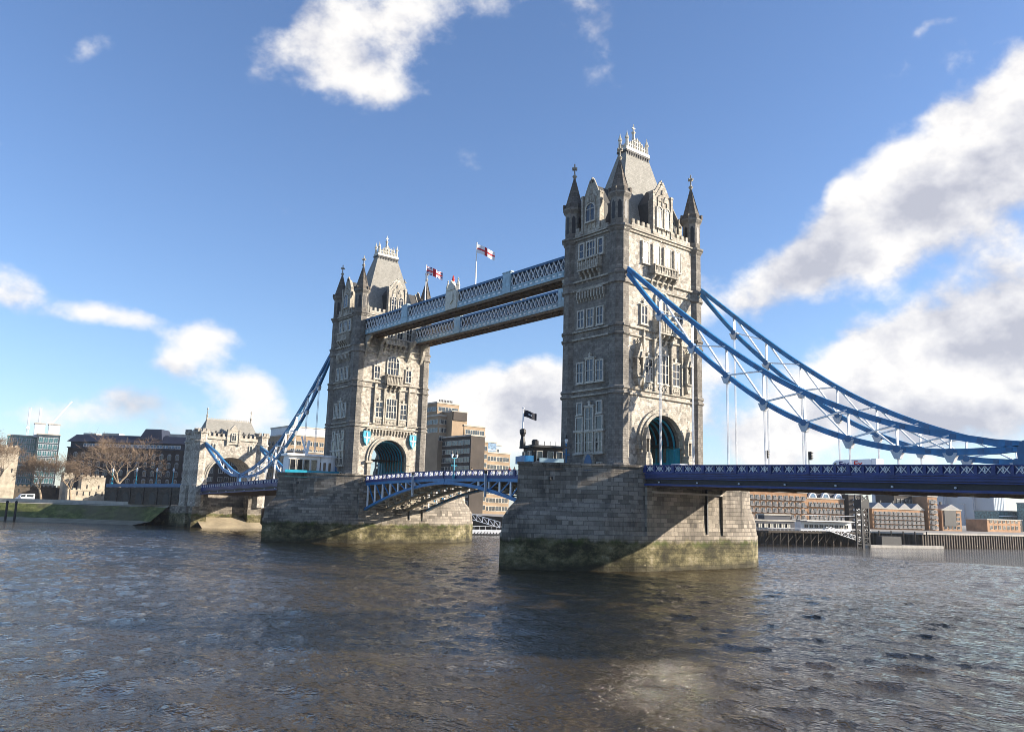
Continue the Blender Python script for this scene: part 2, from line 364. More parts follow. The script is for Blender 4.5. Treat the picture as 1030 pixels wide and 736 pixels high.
# ---------------------------------------------------------------- ground, river, banks
BANK = [(-900, 540), (-300, 380), (-130, 290), (-75, 256), (-50, 239), (-29, 222), (-14, 203), (-12, 192), (-12, 176), (13, 176), (15, 172), (40, 152), (62, 138), (80, 122), (104, 100), (122, 78), (150, 62), (163, 46), (172, 33), (227, 20), (330, -5), (600, -70), (1500, -300)]
def build_ground():
    b = MB(); top = 6.5
    k = 12; low = 4.6                                     # the quays east of the bridge lie lower
    west = BANK[:k+1]+[(62, 5000), (-5000, 5000), (-5000, 1500)]; east = BANK[k+2:]+[(5000, -1000), (5000, 5000), (104, 5000)]
    b.add([(x, y, top) for x, y in west], [tuple(range(len(west)))])
    b.add([(x, y, low) for x, y in east], [tuple(range(len(east)))])
    b.add([(*BANK[k], top), (*BANK[k+1], 5.5), (*BANK[k+2], low), (104, 5000, low), (62, 5000, top)], [(0, 1, 2, 3, 4)])
    tag(b.build('ground', 'ground_paving'), kind='structure')
    import numpy as np
    rng = np.random.default_rng(5); x0, x1, y0, y1, st = -118, 84, -92, 152, .46
    xs = np.arange(x0, x1+.01, st); ys = np.arange(y0, y1+.01, st); X, Y = np.meshgrid(xs, ys); Z = np.zeros_like(X)
    for k in range(54):
        lam = 1.0*(6.0/1.0)**rng.random(); th = R(20)+rng.normal(0, .75); kk = 2*math.pi/lam; ph = rng.random()*6.28
        amp = .0050*lam*(.5+rng.random()); env = .8+.2*np.sin(X*rng.normal(0, .05)+Y*rng.normal(0, .05)+rng.random()*6)
        Z += amp*env*(np.exp(np.sin((X*math.cos(th)+Y*math.sin(th))*kk+ph))-1)*.62
    Z -= Z.mean(); ed = np.minimum(np.minimum(X-X.min(), X.max()-X), np.minimum(Y-Y.min(), Y.max()-Y)); Z *= np.clip(ed/12, 0, 1)
    nx, ny = len(xs), len(ys); V = np.stack([X, Y, Z], -1).reshape(-1, 3).astype(np.float32); i = np.arange(nx*ny).reshape(ny, nx)
    q = np.stack([i[:-1, :-1], i[:-1, 1:], i[1:, 1:], i[1:, :-1]], -1).reshape(-1, 4)
    B = 5000; xa, xb, ya, yb = xs[0], xs[-1], ys[0], ys[-1]; n0 = len(V)
    E = np.array([(-B, -B, 0), (B, -B, 0), (B, B, 0), (-B, B, 0), (xa, ya, 0), (xb, ya, 0), (xb, yb, 0), (xa, yb, 0)], np.float32)
    V = np.concatenate([V, E]); q = np.concatenate([q, np.array([(0, 1, 5, 4), (1, 2, 6, 5), (2, 3, 7, 6), (3, 0, 4, 7)])+n0]).astype(np.int32)
    me = bpy.data.meshes.new('water'); me.vertices.add(len(V)); me.vertices.foreach_set('co', V.ravel()); me.loops.add(q.size); me.loops.foreach_set('vertex_index', q.ravel())
    me.polygons.add(len(q)); me.polygons.foreach_set('loop_start', np.arange(0, q.size, 4, dtype=np.int32)); me.polygons.foreach_set('loop_total', np.full(len(q), 4, np.int32)); me.polygons.foreach_set('use_smooth', np.ones(len(q), bool))
    me.update(calc_edges=True); me.validate(); me.materials.append(MATS['river_water']); wo = bpy.data.objects.new('water', me); COL.objects.link(wo); tag(wo, kind='structure')
    s = MB(); s.add([(-400, -99, 6.3), (-400, -400, 6.3), (400, -400, 6.3), (400, -99, 6.3)], [(0, 1, 2, 3)])
    s.add([(-400, -99, 6.3), (400, -99, 6.3), (400, -99, -2), (-400, -99, -2)], [(0, 1, 2, 3)])
    tag(s.build('south_quay', 'promenade'), kind='structure')
    # left bank: mossy slope, foreshore and promenade wall
    def off(i, d):
        a = Vector(BANK[max(i-1, 0)]); c = Vector(BANK[min(i+1, len(BANK)-1)]); t = (c-a).normalized()
        return Vector(BANK[i])+Vector((t.y, -t.x))*d
    idx = list(range(1, 8)); m = MB(); top = []; mid = []; low = []; beach = []
    for i in idx:
        top.append((*off(i, 0), 6.2)); mid.append((*off(i, .8), 5.8)); low.append((*off(i, 5.8), 1.2)); beach.append((*off(i, 12.5), -.25))
    n = len(idx)
    m.add(mid+low, [(j, j+1, n+j+1, n+j) for j in range(n-1)])
    tag(m.build('mossy_bank', 'mossy_bank'), kind='structure')
    m = MB(); m.add(low+beach, [(j, j+1, n+j+1, n+j) for j in range(n-1)]); tag(m.build('foreshore', 'mud'), kind='structure')
    m = MB(); m.add(top+mid, [(j, j+1, n+j+1, n+j) for j in range(n-1)])
    w = thing('river_wall', 'pale river wall along the promenade above the mossy bank', 'river wall', (*off(4, 0), 5.8))
    o = m.build('wall_face', 'concrete', w); o.location = -Vector(w.location)
    c = MB(); c.path([(x, y, 6.75) for x, y, z in top], .7, 1.1); o = c.build('parapet', 'concrete', w); o.location = -Vector(w.location)
    # east bank: sheer wall
    idx = list(range(9, len(BANK))); m = MB(); n = len(idx)
    m.add([(*BANK[i], 6.5 if i <= 12 else 5.5 if i == 13 else 4.6) for i in idx]+[(*BANK[i], -2) for i in idx], [(j, n+j, n+j+1, j+1) for j in range(n-1)])
    o = m.build('quay_wall', 'timber'); tag(o, 'dark weedy quay wall along the far bank past the bridge', 'river wall')
    for (a, c) in zip(BANK[17:21], BANK[18:22]):
        a = Vector(a); c = Vector(c); n = int((c-a).length/1.25)
        n = min(n, 45)
        for k in range(n):
            p = a+(c-a)*(k/n); q = MB(); q.box(p.x-.42, p.x+.42, p.y-.55, p.y-.05, -2, 4.1); q.build('timber_pile', 'timber', o)
        q = MB(); q.path([(a.x, a.y-.3, 4.35), (c.x, c.y-.3, 4.35)], 1.1, .5); q.build('capping_beam', 'concrete', o)
    # the bank below the abutment
    m = MB(); m.add([(-12, 192, 6.5), (-12, 176, 6.5), (-14, 209, 6.5), (-12, 192, -2), (-12, 176, -2), (-14, 209, -2)], [(0, 3, 4, 1), (2, 5, 3, 0)])
    m.add([(-12, 176, 6.5), (13, 176, 6.5), (13, 176, -2), (-12, 176, -2)], [(0, 3, 2, 1)])
    tag(m.build('abutment_quay', 'pier_stone'), 'algae stained quay wall under the far shore arch', 'river wall')
    m = MB(); m.add([(-9, 168, -.3), (11, 168, -.3), (11, 176, 3.2), (-9, 176, 3.2)], [(0, 1, 2, 3)])
    tag(m.build('foreshore', 'mud'), kind='structure')
build_ground()

# ---------------------------------------------------------------- river piers
def pier_ring(tip, b, s, z, blunt=1.0):
    q = []
    for t in (0, .12, .35, .6, .82, .94, 1.0):
        y = b*(1-t**1.5); q.append((s+(tip-s)*t, y))
    half = q+[(x, -y) for x, y in q[-2::-1]]              # east nose, +y .. -y
    pts = [(x, y) for x, y in half[::-1]]                 # -y .. +y
    west = [(-x, -y) for x, y in pts]
    return [(x+2.7, y, z) for x, y in pts+west]
def make_pier(label, y):
    t = thing('river_pier', label, 'bridge pier', (0, y, 0), 0, 'granite piers of the bridge')
    m = MB()
    m.rings([pier_ring(29.7, 11.15, 11.9, z) for z in (-3, 4.9)]+[pier_ring(29.5, 11.0, 11.7, 5.05), pier_ring(29.3, 10.9, 11.5, 7.0), pier_ring(28.3, 10.9, 11.3, 8.3), pier_ring(26.9, 10.9, 11.2, 9.5), pier_ring(26.7, 10.9, 11.2, 13.9)])
    m.build('pier_body', 'pier_stone', t)
    m = MB(); o = pier_ring(26.95, 11.15, 11.3, 0); i = pier_ring(26.1, 10.4, 11.0, 0)
    R_ = lambda r, z: [(x, y, z) for x, y, _ in r]
    n = len(o); oo = pier_ring(26.72, 10.92, 11.2, 0)
    m.rings([R_(i, 13.95), R_(oo, 13.95), R_(oo, 14.55), R_(o, 14.55), R_(o, 14.85), R_(i, 14.85), R_(i, 13.95)], cap=False)
    m.build('parapet', 'pier_stone', t)
    for sx in (-1, 1):
        m = MB()
        m.box(sx*8.8-.5, sx*8.8+.5, -11.25, -10.85, 5, 12.3); m.build('buttress_strip', 'pier_stone', t)
    for x in (4.6,):
        m = MB(); m.box(x-.14, x+.14, -11.2, -10.85, 5.2, 12); m.build('drain_pipe', 'dark_iron', t)
        m = MB(); m.box(x-.14, x+.14, 10.85, 11.2, 5.2, 12); m.build('drain_pipe', 'dark_iron', t)
    m = MB(); m.box(-8.2, 8.2, -11.35, -10.88, 11.0, 11.3); m.build('ledge', 'concrete', t)
    for (x, yy) in ((-20.6, -2.6), (-16.8, -5.4), (-13.1, -8.0)):
        m = MB(); m.box(x-.35, x+.35, yy-.9, yy-.1, 12.4, 12.9); m.build('drain_hole', 'dark_iron', t)
    return t
near_pier = make_pier('near granite pier with its pointed end in shade and green algae band', 0)
far_pier = dup(near_pier, 'far granite pier carrying the white control cabin beyond the bascules', (-1.0, 82, 0), 0)
far_pier.scale = (.95, 1, 1)

# ---------------------------------------------------------------- towers
ZB = 13.9
HX, HY, TR = 8.9, 5.2, 1.62
def window(F, parent, u0, z0, w, h, lights=1, transoms=0, arched=False, fr=.2, n=0.0, glass='window_glass', hood=False, d=.32):
    """Stone surround with mullions around a dark pane; u0 is the middle, z0 the sill."""
    m = MB(); l, r = u0-w/2, u0+w/2
    rise = w*.45 if arched else 0; zt = z0+h
    arc = [(u0+w/2*math.cos(a), zt-rise+rise*math.sin(a)) for a in [math.pi*k/10 for k in range(11)]] if arched else [(r, zt), (l, zt)]
    inner = [(l, z0), (r, z0)]+arc if not arched else [(l, z0), (r, z0)]+arc
    cu, cz = u0, z0+h/2
    def grow(p): return (p[0]+(fr if p[0] > u0+1e-6 else -fr if p[0] < u0-1e-6 else 0), p[1]+(fr if p[1] > cz else -fr))
    outer = [grow(p) for p in inner]; k = len(inner)
    A = [F(*p, n) for p in outer]; B = [F(*p, n+d) for p in outer]; Cc = [F(*p, n+d) for p in inner]; D = [F(*p, n+.0) for p in inner]
    m.rings([A, B, Cc, D], cap=False)
    step = w/lights
    for i in range(1, lights):
        m.rect(F, l+i*step-.08, l+i*step+.08, z0, zt-.02-(rise*.25 if arched else 0), n+.04, n+d-.06)
    for i in range(1, transoms+1):
        z = z0+(h-rise)*i/(transoms+1) if not arched else z0+(h-rise)*i/transoms
        m.rect(F, l, r, z-.07, z+.07, n+.045, n+d-.07)
    if hood:
        m.slab(F, [(u0-.3, zt+fr), (u0+.3, zt+fr), (u0+.08, zt+fr+.9), (u0-.08, zt+fr+.9)], n, n+.3)
        m.rect(F, u0-.28, u0+.28, zt+fr+.55, zt+fr+.72, n, n+.34)
        m.rect(F, l-fr-.12, r+fr+.12, zt+fr-.02, zt+fr+.14, n, n+d+.1)
    m.rect(F, l-fr-.1, r+fr+.1, z0-fr-.14, z0-fr+.02, n, n+d+.1)
    o = m.build('window', 'window_stone', parent)
    g = MB(); g.slab(F, inner, n+.01, n+d-.11); g.build('pane', glass, o)
    return o
def crenel(F, u0, u1, z0, parent, n0=-.15, n1=.25, h=.75, mw=.55):
    m = MB(); m.rect(F, u0, u1, z0, z0+.75, n0, n1); m.rect(F, u0, u1, z0-.25, z0-.0, n0-.05, n1+.22)
    k = max(1, int((u1-u0)/(2*mw))); st = (u1-u0)/k
    for i in range(k): m.rect(F, u0+i*st+.1, u0+i*st+st*.55, z0+.75, z0+.75+h, n0, n1)
    return m.build('parapet', 'carved_stone', parent)
def niche(F, parent, u, z0):
    m = MB()
    m.slab(F, [(u-.75, z0), (u+.75, z0), (u+.75, z0+.25), (u-.75, z0+.25)], 0, 1.1)
    m.slab(F, [(u-.25, z0-1.3), (u+.25, z0-1.3), (u+.7, z0), (u-.7, z0)], 0, .8)
    for s in (-1, 1): m.rect(F, u+s*.62-.13, u+s*.62+.13, z0+.25, z0+3.0, 0, .95)
    m.slab(F, [(u-.95, z0+3.0), (u+.95, z0+3.0), (u+.5, z0+3.9), (u, z0+5.4), (u-.5, z0+3.9)], 0, 1.1)
    m.slab(F, [(u-.3, z0+3.0), (u+.3, z0+3.0), (u, z0+4.0)], 1.1, 1.3)
    m.rect(F, u-.09, u+.09, z0+5.3, z0+6.1, .2, .5); m.rect(F, u-.25, u+.25, z0+5.6, z0+5.75, .2, .5)
    o = m.build('canopied_niche', 'carved_stone', parent)
    s = MB(); s.lathe([(.1, 0), (.32, .1), (.28, 1.0), (.34, 1.5), (.2, 1.85), (.12, 1.95), (.19, 2.1), (.17, 2.4), (.02, 2.5)], 8)
    st = s.build('statue', 'carved_stone', o); st.location = F(u, z0+.25, .5)
def balcony(F, parent, u0, u1, z0, z1, depth=1.2, corbels=4):
    m = MB(); m.rect(F, u0, u1, z0, z0+.28, 0, depth+.15); m.rect(F, u0, u1, z1-.25, z1, depth-.3, depth+.12)
    m.rect(F, u0, u0+.25, z0, z1, 0, depth); m.rect(F, u1-.25, u1, z0, z1, 0, depth)
    k = max(3, int((u1-u0)/.8)); st = (u1-u0)/k
    for i in range(k+1): m.rect(F, min(u1-.22, u0+i*st), min(u1, u0+i*st+.22), z0, z1+.12, depth-.28, depth+.05)
    m.rect(F, u0, u1, z0+.28, z0+.75*(z1-z0), depth-.2, depth-.05)
    for i in range(k):
        a = u0+i*st+.22; m.slab(F, [(a+.1, z0+.4), ((a+a+st-.22)/2, z0+.35), (a+st-.35, z0+.4), ((a+a+st-.22)/2, z1-.3)], depth-.05, depth+.03)
    o = m.build('balcony', 'carved_stone', parent)
    for i in range(corbels):
        c = MB(); u = u0+.3+(u1-u0-.6)*i/(corbels-1)
        prof = [(0, z0), (depth*.95, z0), (depth*.9, z0-.35), (depth*.45, z0-.75), (depth*.3, z0-1.3), (0, z0-1.7)]
        A = [F(u-.17, z, n) for n, z in prof]; B = [F(u+.17, z, n) for n, z in prof]
        c.rings([A, B]); c.build('corbel', 'carved_stone', o)
def corbel_table(F, parent, u0, u1, z0, z1, k):
    m = MB(); st = (u1-u0)/k
    m.rect(F, u0, u1, z1-.25, z1, 0, .55)
    for i in range(k+1):
        u = u0+i*st; m.slab(F, [(u-.14, z0+.5), (u+.14, z0+.5), (u+.16, z1-.25), (u-.16, z1-.25)], 0, .5); m.rect(F, u-.1, u+.1, z0, z0+.5, 0, .25)
    m.build('corbel_table', 'carved_stone', parent)
def gable(F, parent, hw, z0, zs, za, lights):
    m = MB(); m.slab(F, [(-hw, z0), (hw, z0), (hw, zs-1.2), (hw*.62, zs+.2), (0, za-.1), (-hw*.62, zs+.2), (-hw, zs-1.2)], -.8, .3)
    g = m.build('gable', 'carved_stone', parent)
    m = MB()
    for s in (-1, 1):
        m.path([F(s*hw*1.02, zs-1.3, .1), F(s*hw*.62, zs+.25, .1), F(0, za+.05, .1)], 1.0, .22, up=F(0, 0, 1)-F(0, 0, 0))
        m.rect(F, s*hw-.22, s*hw+.22, z0+.1, zs+.1, -.35, .48)
        m.rect(F, s*hw-.3, s*hw+.3, zs+.1, zs+.4, -.42, .55)
    m.rect(F, -.12, .12, za-.3, za+.55, -.1, .2); m.rect(F, -.3, .3, za+.1, za+.25, -.1, .2)
    m.build('coping', 'carved_stone', g)
    m = MB()
    for u in (-.7*hw/2.2, .7*hw/2.2):
        m.slab(F, [(u-.42, zs-1.0), (u+.42, zs-1.0), (u+.3, zs-.4), (u, zs+.1), (u-.3, zs-.4)], .3, .46)
    m.slab(F, [(-.22, zs+.3), (.22, zs+.3), (.1, zs+1.1), (-.1, zs+1.1)], .3, .5)
    for u in (-hw*.5, 0, hw*.5): m.rect(F, u-.1, u+.1, z0+.6, zs-.3, .3, .45)
    m.build('tracery', 'carved_stone', g)
    for s in (-1, 1):
        if hw > 2: window(F, g, s*hw*.42, z0+1.5, 1.25, 3.4, 2, 2, True, .14, .3)
    if hw <= 2: window(F, g, 0, z0+1.9, 1.9, 2.9, 2, 1, True, .16, .3)
    r = MB(); d = -3.2 if hw > 2 else -5
    r.add([F(-hw, zs-1.3, -.7), F(hw, zs-1.3, -.7), F(0, za-.5, -.7), F(-hw, zs-1.3, d), F(hw, zs-1.3, d), F(0, za-.5, d), F(-hw, z0, -.7), F(hw, z0, -.7), F(-hw, z0, d), F(hw, z0, d)],
          [(0, 2, 5, 3), (1, 4, 5, 2), (0, 3, 8, 6), (1, 7, 9, 4), (3, 5, 4, 9, 8)])
    r.build('dormer_roof', 'dark_slate', g)
def make_tower(label, y):
    t = thing('bridge_tower', label, 'tower', (0, y, ZB), 0, 'twin gothic towers of the bridge')
    z = lambda w: w-ZB
    S = frame((0, -6.05, -ZB), (1, 0, 0), (0, -1, 0)); Nf = frame((0, 6.05, -ZB), (-1, 0, 0), (0, 1, 0))
    W = frame((-9.75, 0, -ZB), (0, -1, 0), (-1, 0, 0)); E = frame((9.75, 0, -ZB), (0, 1, 0), (1, 0, 0))
    # body with the road arch cut through it
    ah, spr, rr = 4.7, 18.7, 4.55
    arch = [(-ah, 0), (-ah, z(spr))]+[(-ah*math.cos(a), z(spr)+rr*math.sin(a)) for a in [math.pi*k/24 for k in range(1, 24)]]+[(ah, z(spr)), (ah, 0)]
    H = z(52.3)
    for (y0, y1, mt, nm) in ((-6.05, -5.7, 'rubble_stone', 'wall'), (-5.7, 5.7, 'tower_stone_shaded', 'wall'), (5.7, 6.05, 'rubble_stone', 'wall')):
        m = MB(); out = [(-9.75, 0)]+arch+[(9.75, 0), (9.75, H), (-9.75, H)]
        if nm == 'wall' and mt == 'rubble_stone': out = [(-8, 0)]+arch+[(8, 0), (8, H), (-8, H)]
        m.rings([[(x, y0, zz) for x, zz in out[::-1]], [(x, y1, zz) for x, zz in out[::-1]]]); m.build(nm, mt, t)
    # vault lining with turquoise ribs and dado
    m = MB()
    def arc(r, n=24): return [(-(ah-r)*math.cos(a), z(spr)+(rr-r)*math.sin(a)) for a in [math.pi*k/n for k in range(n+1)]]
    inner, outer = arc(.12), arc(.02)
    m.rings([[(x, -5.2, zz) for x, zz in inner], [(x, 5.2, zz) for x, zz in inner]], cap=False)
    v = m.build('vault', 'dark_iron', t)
    m = MB()
    for i in range(9):
        yy = -4.9+9.8*i/8; m.path([(-(ah-.3), yy, .2)]+[(x, yy, zz) for x, zz in arc(.3)]+[(ah-.3, yy, .2)], .3, .16, up=(0, 1, 0))
    m.build('vault_ribs', 'turquoise', v)
    m = MB()
    for s in (-1, 1): m.box(s*(ah-.12)-.05, s*(ah-.12)+.05, -5.9, 5.9, .1, 2.4); m.box(s*(ah-.2)-.05, s*(ah-.2)+.05, -5.95, -3.2, .1, z(18.5))
    m.build('dado_panel', 'turquoise', v)
    # turrets
    for sx in (-1, 1):
        for sy in (-1, 1):
            m = MB(); r = TR
            m.lathe([(r+.35, 0), (r+.35, 1.2), (r+.12, 1.5), (r, 2.0), (r, z(25.7)), (r+.28, z(25.85)), (r+.28, z(26.1)), (r+.05, z(26.2)), (r+.05, z(26.5)), (r+.25, z(26.6)), (r+.25, z(26.85)), (r-.02, z(27.1)),
                     (r-.02, z(34.8)), (r+.25, z(35)), (r+.25, z(35.2)), (r+.03, z(35.3)), (r+.03, z(36.1)), (r+.25, z(36.2)), (r+.25, z(36.5)), (r-.04, z(36.7)),
                     (r-.04, z(42.9)), (r+.28, z(43.1)), (r+.28, z(43.4)), (r+.12, z(43.5)), (r+.12, z(44.3)), (r+.3, z(44.5)), (r+.3, z(44.8)), (r-.06, z(45.1)),
                     (r-.06, z(51.3)), (r+.2, z(51.7)), (r+.2, z(51.9)), (r+.45, z(52.1)), (r+.45, z(52.4)), (r-.12, z(52.6)), (r-.12, z(56.9)), (r+.12, z(57.2)), (r+.3, z(57.5)), (r+.3, z(57.75)), (r+.05, z(57.8))], 8)
            tu = m.build('turret', 'tower_stone_shaded', t, (sx*HX, sy*HY, 0))
            m = MB()
            for k in range(8):
                a = 2*math.pi*k/8; ca, sa = math.cos(a), math.sin(a); ap = (TR-.12)*math.cos(math.pi/8)
                Fk = frame((ca*ap, sa*ap, -ZB), (-sa, ca, 0), (ca, sa, 0))
                m.slab(Fk, [(-.28, 53.4), (.28, 53.4), (.28, 56.0), (0, 56.5), (-.28, 56.0)], 0, .03)
            m.build('blind_light', 'dark_iron', tu)
            m = MB()
            for k in range(8):
                a = 2*math.pi*(k+.5)/8; m.box(math.cos(a)*TR*1.1-.16, math.cos(a)*TR*1.1+.16, math.sin(a)*TR*1.1-.16, math.sin(a)*TR*1.1+.16, z(57.7), z(58.5))
            m.lathe([(TR+.2, z(57.75)), (TR*.66, z(59.8)), (TR*.3, z(62)), (.1, z(63.5))], 8)
            for k in range(8):
                a = 2*math.pi*(k+.5)/8; m.tube([(math.cos(a)*TR, math.sin(a)*TR, z(57.8)), (.1*math.cos(a), .1*math.sin(a), z(63.5))], .08, 4)
            sp = m.build('spire', 'spire_stone', tu)
            m = MB(); m.lathe([(.12, z(63.3)), (.3, z(63.7)), (.42, z(63.9)), (.2, z(64.1)), (.12, z(64.4)), (.12, z(66.1)), (.02, z(66.2))], 8)
            m.box(-.5, .5, -.12, .12, z(65.1), z(65.4)); m.box(-.12, .12, -.5, .5, z(65.1), z(65.4))
            m.build('finial', 'carved_stone', sp)
    # string courses between the turrets
    for zc, pr in ((25.85, .35), (26.7, .3), (35.05, .3), (36.3, .35), (43.2, .35), (44.6, .4), (51.75, .3), (52.15, .5)):
        m = MB(); m.box(-8.2, 8.2, -6.05-pr, 6.05+pr, z(zc), z(zc)+.28); m.box(-9.75-pr, 9.75+pr, -4.4, 4.4, z(zc)+.003, z(zc)+.277)
        m.build('string_course', 'carved_stone', t)
    # long faces (west, east)
    for F in (W, E):
        for u in (-2.15, 0, 2.15):
            w = 1.25 if u else 1.5
            window(F, t, u, 17.2, w, 2.9, 2, 1, False, .22)
            window(F, t, u, 20.6, w, 1.9 if u else 3.4, 1 if u else 2, 0 if u else 1, False, .22, hood=(u == 0))
            if u: window(F, t, u, 23.2, .85, 1.6, 1, 0, False, .22)
            window(F, t, u, 28.2, 1.25 if u else 1.5, 3.0 if u else 3.4, 2 if u else 2, 1, False, .24, hood=(u == 0))
            window(F, t, u, 37.1, 1.2, 2.6, 2, 1, False, .22)
            window(F, t, u, 48.6, .9 if u else 1.7, 2.3, 1 if u else 3, 1, False, .26)
        for z0 in (16.75, 20.25):
            for (a, c) in ((-3.3, -1.1), (1.1, 3.3)): m = MB(); m.rect(F, a, c, z0, z0+.3, 0, .5); m.build('sill_band', 'window_stone', t)
        corbel_table(F, t, -2.9, 2.9, 41.2, 43.1, 9)
        balcony(F, t, -2.3, 2.3, 46.1, 48.1, 1.0, 5)
        crenel(F, -3.7, -2.1, 52.45, t); crenel(F, 2.1, 3.7, 52.45, t)
        gable(F, t, 1.9, 52.45, 58.6, 61.3, 2)
        m = MB(); m.slab(F, [(-1.25, 13.95), (1.25, 13.95), (1.25, 16.0), (.7, 17.1), (0, 17.6), (-.7, 17.1), (-1.25, 16)], 0, .35); dr = m.build('doorway', 'carved_stone', t)
        m = MB(); m.slab(F, [(-.8, 13.95), (.8, 13.95), (.8, 15.7), (.45, 16.5), (0, 16.9), (-.45, 16.5), (-.8, 15.7)], .35, .38); m.build('door', 'rail_blue', dr)
        for u in (-2.3, 2.3): window(F, t, u, 14.5, .7, .9, 1, 0, False, .2)
    # road faces
    def road_face(F, shore):
        m = MB()
        for r, w, n in ((4.7, .5, .55), (5.2, .55, .32)):
            o = [(-(r+w), 18.2)]+[(-(r+w)*math.cos(a), 18.7+(r+w-.15)*math.sin(a)) for a in [math.pi*k/24 for k in range(25)]]+[(r+w, 18.2)]
            i = [(-r, 18.2)]+[(-r*math.cos(a), 18.7+(r-.15)*math.sin(a)) for a in [math.pi*k/24 for k in range(25)]]+[(r, 18.2)]
            m.rings([[F(*p, 0) for p in o], [F(*p, n) for p in o], [F(*p, n) for p in i], [F(*p, 0) for p in i]], cap=False)
        for s in (-1, 1):
            m.rect(F, s*5.15-.45, s*5.15+.45, 13.95, 17.9, 0, .45); m.rect(F, s*5.3-.8, s*5.3+.8, 17.7, 18.25, 0, .8)
        m.build('arch_surround', 'carved_stone', t)
        for u, w, l in ((0, 2.6, 4), (-3.3, 1.6, 2), (3.3, 1.6, 2)):
            window(F, t, u, 28.4, w, 4.4 if not u else 3.4, l, 2, False, .2, hood=bool(u))
            m = MB(); m.rect(F, u-w/2-.25, u+w/2+.25, 26.95, 28.0, 0, .3)
            for k in range(3): q = u-w/2+w*(k+.5)/3; m.slab(F, [(q-.28, 27.45), (q, 27.1), (q+.28, 27.45), (q, 27.8)], .3, .42)
            m.build('carved_panel', 'carved_stone', t)
        for u in (-2.05, 2.05, -4.6, 4.6):
            m = MB(); m.rect(F, u-.18, u+.18, 26.9, 35.2, 0, .55); m.slab(F, [(u-.18, 35.2), (u+.18, 35.2), (u, 36.4)], 0, .5); m.build('pilaster', 'carved_stone', t)
        balcony(F, t, -2.1, 2.1, 36.0, 38.4, 1.3, 4)
        window(F, t, 0, 38.6, 2.9, 4.4, 4, 2, True, .26)
        for u in (-4.3, 4.3): window(F, t, u, 37.4, 1.3, 2.7, 2, 1, False, .2, hood=True)
        for u in (-3.9, -1.35, 1.35, 3.9): window(F, t, u, 47.4, 1.35, 3.3, 2, 1, False, .2)
        balcony(F, t, -2.9, 2.9, 45.6, 47.2, 1.2, 5)
        crenel(F, -7.2, -2.5, 52.45, t); crenel(F, 2.5, 7.2, 52.45, t)
        gable(F, t, 2.25, 52.45, 59.4, 61.7, 2)
        if shore:
            for u in (-5.9, 5.9): niche(F, t, u, 28.6)
            for u in (-5.0, 5.0):
                m = MB(); m.rect(F, u-.75, u+.75, 13.95, 16.3, .5, 1.9); m.slab(F, [(u-.75, 16.3), (u+.75, 16.3), (u+.45, 17.2), (u-.45, 17.2)], .55, 1.8)
                for s in (-1, 1): m.rect(F, u+s*.4-.1, u+s*.4+.1, 17.2, 19.2, 1.0, 1.6)
                m.slab(F, [(u-.6, 19.2), (u+.6, 19.2), (u, 21.0)], .9, 1.7); m.rect(F, u-.1, u+.1, 20.8, 21.6, 1.2, 1.4); m.rect(F, u-.3, u+.3, 21.15, 21.3, 1.2, 1.4)
                m.build('pedestal_shrine', 'carved_stone', t)
        else:
            corbel_table(F, t, -6.2, 6.2, 24.2, 25.7, 15)
            for u in (-6.2, 6.2):
                m = MB(); m.slab(F, [(u-.95, 23.6), (u-.6, 22.4), (u, 21.6), (u+.6, 22.4), (u+.95, 23.6), (u+.9, 24.9), (u-.9, 24.9)], .15, .6); sh = m.build('shield', 'turquoise', t)
                m = MB(); m.rect(F, u-.12, u+.12, 21.9, 24.6, .6, .7); m.rect(F, u-.75, u+.75, 23.3, 23.6, .6, .7); m.build('cross_emblem', 'flag_white', sh)
            for s in (-1, 1):   # scrolled brackets under the walkways
                for q in (4.1, 7.7):
                    m = MB(); prof = [(0, 46.9), (3.0, 46.9), (2.8, 46.2), (1.5, 45.2), (1.0, 43.6), (.5, 42.6), (0, 42.0)]
                    m.rings([[F(s*q-.3, zz, nn) for nn, zz in prof], [F(s*q+.3, zz, nn) for nn, zz in prof]]); m.build('bracket', 'carved_stone', t)
    road_face(S, True); road_face(Nf, False)
    # steep roof with ornate crest
    m = MB()
    m.rings([[(-7.6, -4.2, z(52.4)), (7.6, -4.2, z(52.4)), (7.6, 4.2, z(52.4)), (-7.6, 4.2, z(52.4))], [(-2.75, -.95, z(68.4)), (2.75, -.95, z(68.4)), (2.75, .95, z(68.4)), (-2.75, .95, z(68.4))]])
    rf = m.build('roof', 'roof_slate', t)
    m = MB(); m.box(-2.95, 2.95, -1.15, 1.15, z(68.4), z(68.75))
    for k in range(12):
        for yy in (-1.02, 1.02): m.box(-2.6+k*.46, -2.4+k*.46, yy-.1, yy+.1, z(67.8), z(68.4))
    m.build('roof_cornice', 'dark_slate', rf)
    m = MB(); m.box(-2.9, 2.9, -1.1, 1.1, z(68.75), z(69.3))
    for sx in (-2.5, 2.5):
        for sy in (-.8, .8): m.lathe([(.3, z(69.3)), (.26, z(70.8)), (.4, z(70.9)), (.1, z(71.8)), (.02, z(72.3))], 6, sx, sy)
    for k in range(11):
        x = -2.2+k*.44; hh = 1.0+1.5*(1-abs(x)/2.2)
        for sy in (-.8, .8): m.lathe([(.17, z(69.3)), (.13, z(69.3+hh*.7)), (.2, z(69.3+hh*.74)), (.02, z(69.3+hh))], 5, x, sy)
    for sy in (-.8, .8): m.box(-2.4, 2.4, sy-.07, sy+.07, z(69.9), z(70.1)); m.box(-1.3, 1.3, sy-.07, sy+.07, z(70.7), z(70.85))
    cr = m.build('crest', 'gilded_white', rf)
